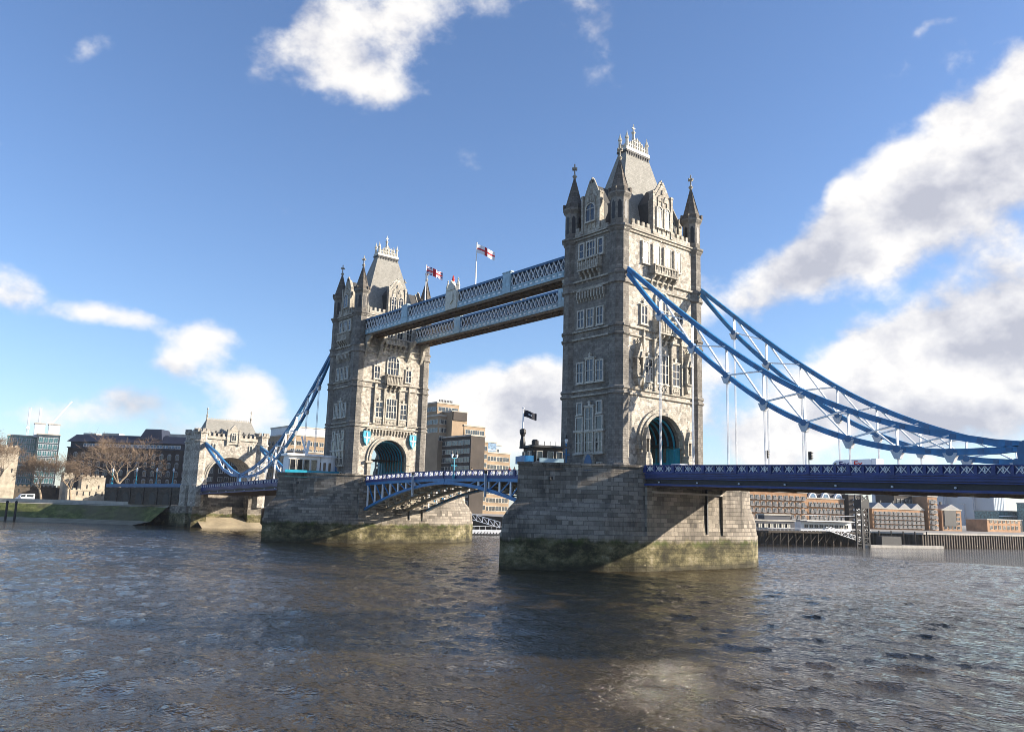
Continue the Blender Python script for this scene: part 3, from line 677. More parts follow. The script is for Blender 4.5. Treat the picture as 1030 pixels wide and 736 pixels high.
    m = MB(); m.lathe([(.5, z(69.3)), (.35, z(71.5)), (.2, z(72.6)), (.4, z(72.9)), (.15, z(73.2)), (.1, z(74.2)), (.02, z(74.5))], 8); m.box(-.35, .35, -.1, .1, z(73.6), z(73.8)); m.build('finial', 'gilded_white', cr)
    return t
near_tower = make_tower('near stone tower where the blue chains descend to the right', 0)
far_tower = dup(near_tower, 'far stone tower with turquoise shields over its road arch', (0, 82, ZB), math.pi)

# ---------------------------------------------------------------- high level walkways
def make_walkway(label, x, side):
    """side: +1 when the ornamental face is to the east."""
    t = thing('high_level_walkway', label, 'walkway', (x, 41, 47.2), 0, 'high level walkways')
    Lh, w, h = 34.9, 1.75, 3.45
    m = MB(); m.box(-w, w, -Lh, Lh, -.02, .22)
    for k in range(36): yy = -Lh+1+k*(2*Lh-2)/35; m.box(-w+.05, w-.05, yy-.1, yy+.1, -.42, -.02)
    for xx in (-w+.15, 0, w-.15): m.box(xx-.13, xx+.13, -Lh, Lh, -.5, -.06)
    m.build('soffit', 'soffit_brown', t)
    m = MB()
    k = 30; st = (2*Lh-2)/k
    for i in range(k): yy = -Lh+1+i*st; m.bar((-w+.2, yy, -.3), (w-.2, yy+st, -.3), .1, .16); m.bar((w-.2, yy, -.32), (-w+.2, yy+st, -.32), .1, .16)
    m.build('wind_bracing', 'soffit_brown', t)
    m = MB(); m.box(-w+.12, w-.12, -Lh, Lh, h-.35, h-.1); m.build('roof', 'rail_blue', t)
    for s in (-1, 1):
        X = s*w
        m = MB(); m.box(X-.2, X+.2, -Lh, Lh, -.12, .14); m.box(X-.13, X+.13, -Lh, Lh, .14, .78); m.box(X-.22, X+.22, -Lh, Lh, .78, .96)
        n = 46; st = 2*Lh/n
        for i in range(n): yy = -Lh+(i+.5)*st; m.box(X-.19, X+.19, yy-.07, yy+.07, .14, .78); None
        ap = m.build('fascia', 'walkway_blue', t)
        m = MB(); [m.box(X-.18, X+.18, -Lh+(i+.5)*st+.4, -Lh+(i+.5)*st+1.1, .34, .6) for i in range(n)]; m.build('fascia_trim', 'white_paint', ap)
        m = MB(); m.box(X-.2, X+.2, -Lh, Lh, h-.32, h); m.box(X-.24, X+.24, -Lh, Lh, h-.06, h+.08); m.build('top_rail', 'rail_blue', t)
        m = MB(); m.box(X-s*.42-.02, X-s*.42+.02, -Lh, Lh, .2, h-.3); m.build('glazing', 'office_glass', t)
        m = MB(); n = 58; st = 2*Lh/n
        for i in range(n):
            a = -Lh+i*st; z0, z1 = .96, h-.3
            m.bar((X-.05, a, z0), (X-.05, a+st, z1), .09, .17, up=(1, 0, 0)); m.bar((X+.05, a+st, z0), (X+.05, a, z1), .09, .17, up=(1, 0, 0))
        m.build('lattice', 'white_paint', t)
        for yy in (-17.5, 17.5):
            m = MB(); m.box(X-.32, X+.32, yy-1.15, yy+1.15, -.1, h+.35); m.box(X-.4, X+.4, yy-1.3, yy+1.3, h+.3, h+.5)
            for q in (-.5, .5): m.box(X-.37, X+.37, yy+q-.32, yy+q+.32, 1.1, h-.5)
            m.build('panel_pier', 'walkway_blue', t)
    X = -w if side < 0 else w     # heraldic crest in the middle of the outer face
    m = MB(); m.box(X-.4, X+.4, -1.9, 1.9, -.1, h+.5); m.build('crest_panel', 'gilded_white', t)
    cp = MB()
    for q in (-1.75, 1.75): cp.lathe([(.34, 0), (.34, h+1.0), (.45, h+1.1), (.1, h+2.3), (.2, h+2.5), (.02, h+2.8)], 6, X, q)
    cp.slab(frame((X-.45, 0, 0), (0, 1, 0), (-1, 0, 0)), [(-1.3, h+.4), (1.3, h+.4), (.9, h+1.5), (.4, h+1.8), (0, h+2.4), (-.4, h+1.8), (-.9, h+1.5)], -.8, .1)
    cp.slab(frame((X-.45*(1 if X < 0 else -1), 0, 0), (0, 1, 0), (-1 if X < 0 else 1, 0, 0)), [(-.8, 2.9), (-.8, 1.6), (0, .9), (.8, 1.6), (.8, 2.9)], 0, .16)
    cp.build('crest_pinnacles', 'gilded_white', t)
    cp = MB(); cp.lathe([(.2, h+2.3), (.3, h+2.6), (.18, h+2.9), (.22, h+3.1), (.02, h+3.5)], 8, X, 0); cp.build('crown_ornament', 'lorry_orange', t)
    return t
make_walkway('upper walkway nearest the viewer with white lattice and heraldic crest', -6.3, -1)
make_walkway('upper walkway on the far side, partly hidden below the other one', 7.7, 1)

# ---------------------------------------------------------------- side spans
UP = [(-7.2, 45.1), (-16.5, 37.1), (-23.3, 31.6), (-30.3, 26.6), (-35.1, 23.7), (-41.4, 20.7), (-47.2, 18.5), (-52.5, 17.1), (-57.3, 16.1), (-60, 15.75)]
LOW = [(-7.2, 44.3), (-13.5, 36.8), (-19.9, 30.7), (-24.8, 26.6), (-30.5, 22.4), (-35.7, 19.6), (-41.3, 17.3), (-47.1, 15.8), (-52.3, 15.25), (-57.2, 15.25), (-60, 15.5)]
def interp(tab, y):
    for (a, za), (b, zb_) in zip(tab, tab[1:]):
        if b <= y <= a: return za+(zb_-za)*(y-a)/(b-a)
    return tab[-1][1] if y < tab[-1][0] else tab[0][1]
def smooth(tab, y):
    return (interp(tab, y-2.2)+2*interp(tab, y)+interp(tab, y+2.2))/4 if -57 < y < -10 else interp(tab, y)
def road_z(y):      # roadway of the near side span
    return 13.75+(min(y, -10)+10)/44
def make_chain(x, fy, label):
    """fy maps the near span's y to the world (the far span is its mirror image)."""
    t = thing('suspension_chain', label, 'bridge chain', (x, fy(-7.2), 44.7), 0, 'blue suspension chain trusses')
    o = Vector(t.location); V = lambda xx, y, z: Vector((xx, fy(y), z))-Vector((0, o.y, o.z))
    ys = [-7.2-(60-7.2)*k/40 for k in range(41)]
    for nm, tab, hh in (('upper_chord', UP, .64), ('lower_chord', LOW, .6)):
        m = MB(); m.path([V(0, y, smooth(tab, y)) for y in ys], .5, hh, up=(1, 0, 0) if False else (0, 0, 1))
        m.build(nm, 'chain_blue', t)
        m = MB(); m.path([V(0, y, smooth(tab, y)+.49*hh) for y in ys], .62, .09); m.path([V(0, y, smooth(tab, y)-.49*hh) for y in ys], .62, .09); m.build('flange', 'chain_blue', t)
        m = MB()
        for k in range(1, 40, 2):
            y = ys[k]; q = smooth(tab, y); d = (V(0, ys[k+1], smooth(tab, ys[k+1]))-V(0, ys[k-1], smooth(tab, ys[k-1]))).normalized()*.3
            c = V(0, y, q); m.bar(c-d, c+d, .6, hh*.93)
        m.build('plate_seams', 'rail_blue', t)
    nodes = [-13.5, -19.3, -25, -30.6, -36.2, -41.8, -47.4, -53]
    for i, y in enumerate(nodes):
        zu, zl = smooth(UP, y), smooth(LOW, y)
        m = MB()
        for xx in (-.16, .16): m.bar(V(xx, y, zl), V(xx, y, zu), .11, .16)
        m.build('post', 'white_paint', t)
        m = MB(); zr = road_z(y)+1.2
        for xx in (-.13, .13): m.tube([V(xx, y, zl), V(xx, y, zr)], .062, 6)
        h = m.build('hanger', 'white_paint', t)
        m = MB(); F = frame(V(-.3, y, zl), (0, 1, 0), (-1, 0, 0)); m.slab(F, [(-.75, -.1), (.75, -.1), (.3, -1.1), (-.3, -1.1)], -.6, .03); m.build('gusset', 'grey_paint', h)
        m = MB(); m.tube([V(-.36, y, zl), V(.36, y, zl)], .42, 10); m.build('pin', 'rail_blue', h)
        if i < len(nodes)-1:
            y2 = nodes[i+1]
            for a, b_, xx in (((y, zl), (y2, smooth(UP, y2)), -.12), ((y, zu), (y2, smooth(LOW, y2)), .12)):
                m = MB(); m.bar(V(xx, *a), V(xx, *b_), .16, .34, up=(1, 0, 0)); m.build('brace', 'white_paint', t)
    m = MB(); m.bar(V(.1, -60, 15.6), V(.1, -53, smooth(UP, -53)), .13, .24, up=(1, 0, 0)); m.build('brace', 'white_paint', t)
    m = MB(); m.tube([V(-.45, -60.2, 15.6), V(.45, -60.2, 15.6)], .6, 14); m.box(-.32, .32, *sorted((V(0, -61, 0).y, V(0, -59.4, 0).y)), 13.4-o.z, 15.6-o.z); m.build('link_pin', 'rail_blue', t)
    # short link up to the shore tower
    up2 = [(-60.2, 15.8), (-66, 17.3), (-73, 19.9), (-80, 22.9), (-90, 26.2)]; lo2 = [(-60.2, 15.5), (-66, 15.9), (-73, 17.6), (-80, 20.7), (-90, 25.6)]
    for nm, tab in (('upper_link', up2), ('lower_link', lo2)):
        m = MB(); m.path([V(0, y, z) for y, z in tab], .55, .75); m.build(nm, 'chain_blue', t)
    for (a, b_) in (((-66, 15.9), (-66, 17.3)), ((-73, 17.6), (-73, 19.9)), ((-80, 20.7), (-80, 22.9)), ((-66, 17.3), (-73, 17.6)), ((-73, 19.9), (-80, 20.7)), ((-66, 15.9), (-73, 19.9)), ((-73, 17.6), (-80, 22.9))):
        m = MB(); m.bar(V(0, *a), V(0, *b_), .16, .22, up=(1, 0, 0)); m.build('brace', 'white_paint', t)
    return t
near = lambda y: y
far = lambda y: 82-y
make_chain(-9.0, near, 'long blue chain truss falling from the near tower on the viewer side')
make_chain(9.0, near, 'blue chain truss falling from the far corner of the near tower, behind another chain')
make_chain(-9.0, far, 'blue and white chain from the far tower down to the shore arch, viewer side')
make_chain(9.0, far, 'blue and white chain from the far tower, seen behind the one on the viewer side')

def parapet(t, fy, o, x, y0, y1, zf, s, per=1.72, red=3, solid=False):
    """Blue railing with white XX panels along a deck edge; s is the outward side."""
    ys = []; n = max(1, round((y0-y1)/per)); st = (y0-y1)/n
    P = lambda xx, y, z: (xx, fy(y)-o.y, z-o.z)
    m = MB()
    for dz, hh, ww in ((1.13, .16, .34), (.14, .26, .3)):
        m.path([P(x, y0-k*(y0-y1)/6, zf(y0-k*(y0-y1)/6)+dz) for k in range(7)], ww, hh)
    for k in range(n+1):
        y = y0-k*st; m.bar(P(x, y, zf(y)+.1), P(x, y, zf(y)+1.1), .3 if k % red else .42, .34 if k % red else .62)
        if solid and k < n: q = y-st/2; m.bar(P(x-s*.09, y-.1, zf(y)+.62), P(x-s*.09, y-st+.1, zf(y-st)+.62), .04, .86)
    pr = m.build('parapet', 'deck_blue', t)
    m = MB()
    for k in range(n):
        a, b = y0-k*st-.26, y0-(k+1)*st+.26; mid = (a+b)/2
        for (p, q) in ((a, mid), (mid, b)):
            z0 = zf(p)+.3; z1 = zf(p)+1.03
            m.bar(P(x-.02, p, z0), P(x-.02, q, z1), .07, .14, up=(1, 0, 0)); m.bar(P(x+.02, q, z0), P(x+.02, p, z1), .07, .14, up=(1, 0, 0))
        m.bar(P(x, mid, zf(mid)+.5), P(x, mid, zf(mid)+.85), .1, .3)
    m.build('lattice', 'white_paint', pr)
    for k in range(0, n+1, red):
        y = y0-k*st; m = MB(); c = P(x+s*.24, y, zf(y)+.62); m.box(c[0]-.04, c[0]+.04, c[1]-.16, c[1]+.16, c[2]-.2, c[2]+.2); m.build('red_shield', 'red_paint', pr)
    return pr
def make_span(fy, label, yend):
    t = thing('side_span', label, 'bridge deck', (0, fy(-11), 13.7), 0, 'suspended side spans')
    o = Vector(t.location); y0 = -11.0; ys = [y0-k*(y0-yend)/10 for k in range(11)]
    P = lambda x, y, z: (x, fy(y)-o.y, z-o.z)
    m = MB(); m.path([P(0, y, road_z(y)-.1) for y in ys], 18.2, .2); m.build('roadway', 'asphalt', t)
    for s in (-1, 1):
        m = MB(); m.path([P(s*7.4, y, road_z(y)+.07) for y in ys], 3.2, .14); m.build('footway', 'concrete', t)
        m = MB()
        m.path([P(s*9.25, y, road_z(y)-.35) for y in ys], .3, .4); m.path([P(s*9.32, y, road_z(y)-.15) for y in ys], .6, .18); m.path([P(s*9.32, y, road_z(y)-.72) for y in ys], .5, .12)
        m.path([P(s*9.32, y, road_z(y)-1.58) for y in ys], .62, .26)
        g = m.build('edge_girder', 'deck_blue', t)
        m = MB(); m.path([P(s*9.18, y, road_z(y)-1.0) for y in ys], .2, 1.1); m.build('web', 'dark_iron', g)
        k = 12
        for i in range(k):
            y = y0-2.6-i*(y0-yend-4)/(k-1); m = MB(); c = P(s*9.5, y, road_z(y)-1.22); m.lathe([(.0, -.13), (.13, -.06), (.13, .06), (0, .13)], 8); q = m.build('girder_lamp', 'white_paint', g); q.location = c
        parapet(t, fy, o, s*9.3, y0, yend, lambda y: road_z(y), s, solid=True)
    m = MB()
    for i in range(21):
        y = y0-1.5-i*(y0-yend-3)/20; m.bar(P(-9, y, road_z(y)-1.05), P(9, y, road_z(y)-1.05), .35, 1.5)
    for x in (-5, 0, 5): m.path([P(x, y, road_z(y)-.8) for y in ys], .3, 1.1)
    m.build('floor_beams', 'girder_cream' if yend > -80.5 else 'soffit_brown', t)
    return t
make_span(near, 'side span deck at the right carrying the delivery van, blue railing with white crosses', -88)
make_span(far, 'side span deck between the far tower and the shore arch', -90)

# ---------------------------------------------------------------- bascules
def make_bascule(label, sgn, rz):
    """Local frame: pivot pier face at y=0, tip at y=30, mirrored by rotating the thing."""
    t = thing('bascule_leaf', label, 'bascule', (0, 41-sgn*30.1, 13.4), rz, 'bascule leaves between the towers')
    Lb = 30.0
    zr = lambda y: -.05+.6*(1-((Lb-y)/Lb)**2)      # road, local
    zl = lambda y: zr(y)-1.1-4.9*((Lb-y)/Lb)**1.7     # bottom chord
    ys = [Lb*k/12 for k in range(13)]
    m = MB(); m.path([(0, y, zr(y)-.12) for y in ys], 15.4, .24); m.build('roadway', 'asphalt', t)
    o = Vector((0, 0, 0)); ident = lambda y: y
    for x in (-8, -2.7, 2.7, 8):
        outer = abs(x) > 5; col = 'chain_blue' if outer else 'girder_cream'
        m = MB(); m.path([(x, y, zr(y)-.55) for y in ys], .45, .6); m.path([(x, y, zl(y)) for y in ys], .5, .55); m.path([(x, y, zl(y)-.25) for y in ys], .8, .1)
        g = m.build('arch_girder', col, t)
        for k in range(9):
            y = .8+k*3.1
            if zr(y)-zl(y) < 1.6: continue
            m = MB(); m.bar((x, y, zl(y)), (x, y, zr(y)-.5), .34, .3); m.build('post', 'white_paint' if outer else 'girder_cream', g)
            if k < 8:
                y2 = y+3.1; m = MB(); m.bar((x, y, zr(y)-.6), (x, y2, zl(y2)), .22, .22); m.build('brace', col, g)
    m = MB()
    for k in range(12): y = 1+k*2.5; m.bar((-7.8, y, zr(y)-.6), (7.8, y, zr(y)-.6), .25, .7); m.bar((-7.8, y, zl(y)+.1), (7.8, y, zl(y)+.1), .2, .25)
    for k in range(9):
        y = 1+k*3.1
        for a, b in ((-8, -2.7), (2.7, 8)): m.bar((a, y, zl(y)), (b, y+3.0, zl(min(Lb, y+3.0))), .14, .2)
    m.build('cross_beams', 'girder_cream', t)
    for s in (-1, 1):
        m = MB(); m.path([(s*8.15, y, zr(y)-.05) for y in ys], .4, .42); m.build('edge_beam', 'deck_blue', t)
        parapet(t, ident, o, s*8.15, Lb, 0, lambda y: zr(y)+.02, s, 1.72, 4)
    return t
make_bascule('near bascule leaf, shaded end meeting the near pier', 1, 0)
make_bascule('far bascule leaf, deep blue arched girder over the far pier', -1, math.pi)

# ---------------------------------------------------------------- shore arch (abutment tower)
def make_abutment(label, loc, rz):
    t = thing('shore_arch_tower', label, 'gatehouse', loc, rz)
    b0 = 6.5; z = lambda w: w-b0
    F = frame((0, -5, -b0), (1, 0, 0), (0, -1, 0)); Wf = frame((-11, 0, -b0), (0, -1, 0), (-1, 0, 0)); Ef = frame((11, 0, -b0), (0, 1, 0), (1, 0, 0))
    ah, spr, rr = 7.3, 15.6, 6.6
    arch = [(-ah, z(13))]+[(-ah*math.cos(a), z(spr)+rr*math.sin(a)) for a in [math.pi*k/24 for k in range(25)]]+[(ah, z(13))]
    m = MB(); out = [(-11, -7)]+[(11, -7), (11, z(28)), (-11, z(28))]
    m.rings([[(x, -5, zz) for x, zz in ([(-11, z(13))]+arch+[(11, z(13)), (11, z(28)), (-11, z(28))])[::-1]], [(x, 5, zz) for x, zz in ([(-11, z(13))]+arch+[(11, z(13)), (11, z(28)), (-11, z(28))])[::-1]]])
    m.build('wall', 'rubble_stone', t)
    m = MB()
    for x0, x1 in ((-11.2, -6.6), (6.6, 11.2)): m.box(x0, x1, -5.2, 5.2, -7, z(13))
    m.box(-6.6, 6.6, -1, 5.2, -7, z(10.9)); m.build('base', 'pier_stone', t)
    m = MB()
    for r, w, n in ((7.3, .5, .45), (7.85, .5, .25)):
        k = [math.pi*q/24 for q in range(25)]
        o = [(-(r+w)*math.cos(a), spr+(r+w-.7)*math.sin(a)) for a in k]; i = [(-r*math.cos(a), spr+(r-.7)*math.sin(a)) for a in k]
        m.rings([[F(*p, 0) for p in o], [F(*p, n) for p in o], [F(*p, n) for p in i], [F(*p, 0) for p in i]], cap=False)
    m.build('arch_surround', 'carved_stone', t)
    for sx in (-1, 1):
        for sy in (-1, 1):
            m = MB(); m.lathe([(2.3, 0), (2.3, z(13)), (2.0, z(13.4)), (2.0, z(26.4)), (2.35, z(26.7)), (2.35, z(27)), (2.0, z(27.2)), (2.0, z(29.2)), (2.35, z(29.5)), (2.35, z(29.9)), (1.9, z(29.95))], 8)
            for k in range(8): a = 2*math.pi*k/8; m.box(math.cos(a)*1.85-.42, math.cos(a)*1.85+.42, math.sin(a)*1.85-.42, math.sin(a)*1.85+.42, z(29.7), z(30.8))
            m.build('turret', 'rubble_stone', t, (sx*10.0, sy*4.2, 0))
    for G, u0 in ((F, 8.2), (Wf, 2.4), (Ef, 2.4)):
        crenel(G, -u0, u0, 28.0, t, h=.9, mw=.7)
    for u in (-9.0, -6.0, 6.0, 9.0)[1:3]:
        window(F, t, u, 24.3, .7, 1.9, 1, 0, True, .25)
    m = MB(); m.slab(F, [(-1.9, 26.4), (1.9, 26.4), (1.9, 30.4), (0, 32.8), (-1.9, 30.4)], -.4, .4); g = m.build('gable', 'carved_stone', t)
    window(F, g, 0, 27.6, 1.3, 2.4, 2, 1, True, .2, .4)
    m = MB()
    for s in (-1, 1): m.rect(F, s*1.9-.3, s*1.9+.3, 26, 31.2, -.3, .6)
    m.build('pilaster', 'carved_stone', g)
    for u in (-5.5, -3.6, 3.6, 5.5): m = MB(); m.slab(F, [(u-.9, 28.6), (u+.9, 28.6), (u, 30.6)], -1.2, -.4); m.build('dormer', 'dark_slate', t)
    m = MB(); m.rings([[(-9.2, -4.3, z(28.2)), (9.2, -4.3, z(28.2)), (9.2, 4.3, z(28.2)), (-9.2, 4.3, z(28.2))], [(-7.4, -.3, z(34.3)), (7.4, -.3, z(34.3)), (7.4, .3, z(34.3)), (-7.4, .3, z(34.3))]])
    r = m.build('roof', 'roof_slate', t)
    m = MB(); m.box(-7.4, 7.4, -.08, .08, z(34.3), z(34.5))
    for k in range(24): m.box(-7.2+k*.62, -6.95+k*.62, -.06, .06, z(34.5), z(34.95))
    m.build('ridge_cresting', 'carved_stone', r)
    for x in (-7.3, 7.3):
        m = MB(); m.lathe([(.35, z(34.2)), (.2, z(35.3)), (.4, z(35.6)), (.12, z(36)), (.1, z(37.4)), (.3, z(37.6)), (.02, z(38.3))], 6, x, 0); m.build('finial', 'carved_stone', r)
    return t
ab = make_abutment('stone shore arch with steep grey roof where the far chains land', (0, 178, 6.5), 0)
dup(ab, 'stone shore arch on the near bank where the long chains land', (0, -96, 6.5), math.pi)

# ---------------------------------------------------------------- buildings
CAMP = Vector((-99.925, -90.809, 7.952))
def building(name, label, cat, loc, rot=0, group=None):
    return thing(name, label, cat, loc, R(rot), group)
def windows(parent, F, cells, w, h, mats=('window_stone', 'office_glass'), fr=.14, name='window', balcony=False, arched=False, lit=None):
    """Every window a part of its own (shared mesh); past 100 the rest are one part."""
    proto = None; rest = None
    base = F(0, 0, 0); du = F(1, 0, 0)-base; dn = F(0, 0, 1)-base
    rz = math.atan2(du.y, du.x); G = frame((0, 0, 0), (1, 0, 0), (0, -1, 0))
    def shape(m, g):
        m.k = 0
        for a in ((-w/2-fr, -w/2, -fr, h+fr), (w/2, w/2+fr, -fr, h+fr)): m.rect(g, *a, 0, .16)
        m.rect(g, -w/2, w/2, -fr, 0, 0, .18); m.rect(g, -w/2, w/2, h, h+fr, 0, .16); m.rect(g, -.05, .05, 0, h, 0.05, .12)
        if arched: m.slab(g, [(-w/2, h+fr), (w/2, h+fr), (w/4, h+fr+w*.35), (-w/4, h+fr+w*.35)], 0, .14)
        if balcony:
            m.rect(g, -w/2-.1, w/2+.1, -.35, -.15, .02, 1.0)
            for k in range(8): u = -w/2-.05+k*(w+.1)/7; m.rect(g, u-.04, u+.04, -.15, .75, .9, .98)
            m.rect(g, -w/2-.1, w/2+.1, .72, .82, .86, 1.0)
        m.k = 1; m.rect(g, -w/2, w/2, 0, h, .02, .06)
    for (u, z) in cells:
        cnt = parent.get('_nw', 0)
        if cnt < 100:
            parent['_nw'] = cnt+1
            if proto is None: m = MB(); shape(m, G); proto = m.build(name, list(mats), parent); proto.location = F(u, z, 0); proto.rotation_euler = (0, 0, rz)
            else: share(proto, parent, F(u, z, 0), rz)
        else:
            if rest is None: rest = MB()
            shape(rest, lambda a, b, n=0, u=u, z=z: F(u+a, z+b, n))
    if rest is not None: tag(rest.build(name, list(mats), parent), kind='stuff')
def S_(x0, y0, zb=0): return frame((x0, y0, zb), (1, 0, 0), (0, -1, 0))
def W_(x0, y1, zb=0): return frame((x0, y1, zb), (0, -1, 0), (-1, 0, 0))
def block(parent, x0, y0, w, d, z0, z1, mat, name='wall', cap=True):
    m = MB(); m.box(x0, x0+w, y0, y0+d, z0, z1)
    o = m.build(name, mat, parent)
    if cap:
        c = MB(); c.box(x0-.25, x0+w+.25, y0-.25, y0+d+.25, z1-.05, z1+.45); c.build('coping', 'concrete' if 'dark' not in mat else 'navy_roof', o)
    return o
def grid(w, n, z0, dz, rows, edge=1.2): return [(edge+(w-2*edge)*(i+.5)/n, z0+dz*r) for r in range(rows) for i in range(n)]

# riverside hotel between the towers
t = building('stepped_hotel', 'stepped brown concrete hotel rising between the two bridge towers', 'hotel', (70, 140, 6.5))
g = -6.5
def hb(x, y, w, d, zt, mat, srows=0, sn=0, wrows=0, wn=0, strip=1.5):
    X, Y = x-70, y-140
    block(t, X, Y, w, d, g+6.5, g+zt, mat)
    if srows: windows(t, S_(X, Y, g), grid(w, sn, zt-2.9-3.0*(srows-1), 3.0, srows, .5), w/sn*.84, strip)
    if wrows: windows(t, W_(X, Y+d, g), grid(d, wn, zt-2.9-3.0*(wrows-1), 3.0, wrows, .5), d/wn*.84, strip)
hb(69.9, 138.1, 6, 30, 33, 'brown_shaded_concrete', 0, 0, 8, 8)  # west wing: its shade is painted in with the darker concrete
hb(68.4, 157.5, 9.8, 10, 45.9, 'tan_concrete', 2, 3, 3, 3)
hb(67.9, 155.4, 4.6, 8, 41, 'tan_concrete', 3, 2, 2, 2)
hb(71.3, 151.9, 6.7, 10, 42.5, 'tan_concrete', 1, 1)
hb(76.7, 151.7, 9.6, 10, 37.9, 'tan_concrete', 2, 4)
hb(76.2, 145.4, 6.8, 12, 31.9, 'tan_concrete', 8, 2)
hb(83.2, 148.7, 12.9, 10, 28.6, 'tan_concrete', 7, 4)
for k in range(9):
    m = MB(); m.bar((71-70+k*.7, 160-140, g+46), (71-70+k*.7, 160-140, g+47.6), .3); m.build('chimney_pot', 'dark_iron', t)
m = MB(); m.box(1.5, 7.5, 11.4, 11.9, g+39.5, g+42.6); m.build('vertical_fin', 'brown_shaded_concrete', t)
b = building('glass_office', 'small glass office block peeping over the right end of the hotel', 'office', (91.4, 160, 6.5)); block(b, 0, 0, 7, 8, 0, 27, 'blue_glass')
for k in range(5): m = MB(); m.box(-.05, 7.05, -.1, 0, 4+k*5, 4.4+k*5); m.build('floor_band', 'grey_paint', b)
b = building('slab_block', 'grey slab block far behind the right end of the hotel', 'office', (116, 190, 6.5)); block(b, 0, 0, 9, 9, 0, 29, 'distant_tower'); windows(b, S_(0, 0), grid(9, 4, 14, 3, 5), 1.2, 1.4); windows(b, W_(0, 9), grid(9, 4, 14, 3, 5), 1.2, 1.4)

# blocks between the shore arch and the far tower
b = building('apartment_block', 'tan apartment block with white penthouse behind the far chain', 'apartment block', (41.4, 223.9, 6.5))
block(b, 0, 0, 17.6, 20, 0, 29, 'tan_concrete'); block(b, .8, .8, 16, 18, 29, 32.5, 'grey_paint', 'penthouse')
windows(b, S_(0, 0), grid(17.6, 6, 6, 3.2, 7), 1.7, 1.6); windows(b, W_(0, 20), grid(20, 5, 6, 3.2, 7), 1.7, 1.6)
b = building('apartment_block', 'lower tan block whose windows show just left of the white control cabin', 'apartment block', (32.6, 200.5, 6.5))
block(b, 0, 0, 15, 9, 0, 21, 'tan_concrete'); windows(b, S_(0, 0), grid(15, 6, 4, 3.2, 5), 1.4, 1.6); windows(b, W_(0, 9), grid(9, 3, 4, 3.2, 5), 1.4, 1.6)
b = building('dark_office', 'dark office wing between the shore arch and the tan apartment block', 'office', (21, 246, 6.5)); block(b, 0, 0, 18, 12, 0, 28, 'dark_brick'); windows(b, S_(0, 0), grid(18, 6, 3, 3.4, 7), 1.6, 1.7); windows(b, W_(0, 12), grid(12, 4, 3, 3.4, 7), 1.6, 1.7)

# long dark building behind the bare trees
b = building('long_office', 'long dark brick building with navy roof behind the bare trees', 'office', (-19, 318, 6.5), -41); t = b; t.scale = (.96, 1, .9)
block(b, 0, 0, 59, 16, 0, 26, 'dark_brick', cap=False)
windows(b, S_(0, 0), grid(59, 15, 5, 4.1, 5, 2), 1.5, 2.1, mats=('lead_roof', 'office_glass'), arched=True)
m = MB(); m.box(-.4, 59.4, -.4, 16.4, 26, 26.5); m.box(.6, 58.4, .8, 15, 26.5, 29.2); m.build('attic', 'navy_roof', b)
windows(b, S_(.6, .8), grid(57.8, 16, 27, 1, 1, 6), 2.3, 1.3, mats=('white_paint', 'blue_glass'), name='skylight')
m = MB(); m.rings([[(-.6, -.6, 29.2), (59.6, -.6, 29.2), (59.6, 16.6, 29.2), (-.6, 16.6, 29.2)], [(1, 4, 33.0), (58, 4, 33.0), (58, 12, 33.0), (1, 12, 33.0)]]); r = m.build('roof', 'navy_roof', b)
m = MB(); m.rings([[(32, 1, 31), (43, 1, 31), (43, 14, 31), (32, 14, 31)], [(33.5, 4, 36.6), (41, 4, 36.6), (41, 12, 36.6), (33.5, 12, 36.6)]]); m.build('roof_pavilion', 'navy_roof', r)
for (a, c, e) in ((44, 56, 34.6), (12, 20, 34.2), (3, 9, 34)): m = MB(); m.box(a, c, 6, 11, 33, e); m.build('roof_plant', 'concrete', r)

# glass building with cranes
b = building('glass_building', 'greenish glass building under construction at the far left', 'office', (-38, 372, 6.5), -8)
block(b, 3, 0, 16, 14, 0, 30.5, 'teal_glass'); block(b, 15, -14, 9.5, 12, 0, 31, 'office_glass')
windows(b, S_(3, 0), grid(12, 6, 8, 3.2, 7, .6), 1.5, 2.0, mats=('grey_paint', 'teal_glass')); windows(b, S_(15, -14), grid(9.5, 4, 8, 3.2, 7, .6), 1.6, 2.3, mats=('grey_paint', 'teal_glass'))
for x, w in ((13.5, 4.5), (19.5, 4.8)): block(b, x, -6, w, 5, 30, 36.5, 'grey_paint', 'lift_core')
def crane(label, x, y, h, boom=None):
    t = thing('tower_crane', label, 'crane', (x, y, 38), 0, 'construction cranes at the far left')
    m = MB()
    for s in (-.4, .4):
        for q in (-.4, .4): m.bar((s, q, 0), (s, q, h), .16)
    for k in range(int(h/1.2)): m.bar((-.4, -.4, k*1.2), (.4, -.4, k*1.2+1.2), .1); m.bar((-.4, .4, k*1.2+1.2), (-.4, -.4, k*1.2), .1)
    m.build('mast', 'grey_paint', t)
    m = MB()
    if boom: m.bar((0, 0, h), boom, .8, .6); m.bar((0, 0, h+.5), (-2.5, 0, h+.3), .9)
    else: m.box(-.8, .8, -.8, .8, h*.35, h*.35+1.2)
    m.build('jib' if boom else 'cab', 'white_paint', t)
crane('white crane with a raised slanting jib above the glass building', -8, 420, 10, (8.2, -1, 23))
crane('upright white crane mast, leftmost of the cranes', -19, 423, 18)
crane('thin upright crane mast between the two other cranes', -14, 422, 18.5)

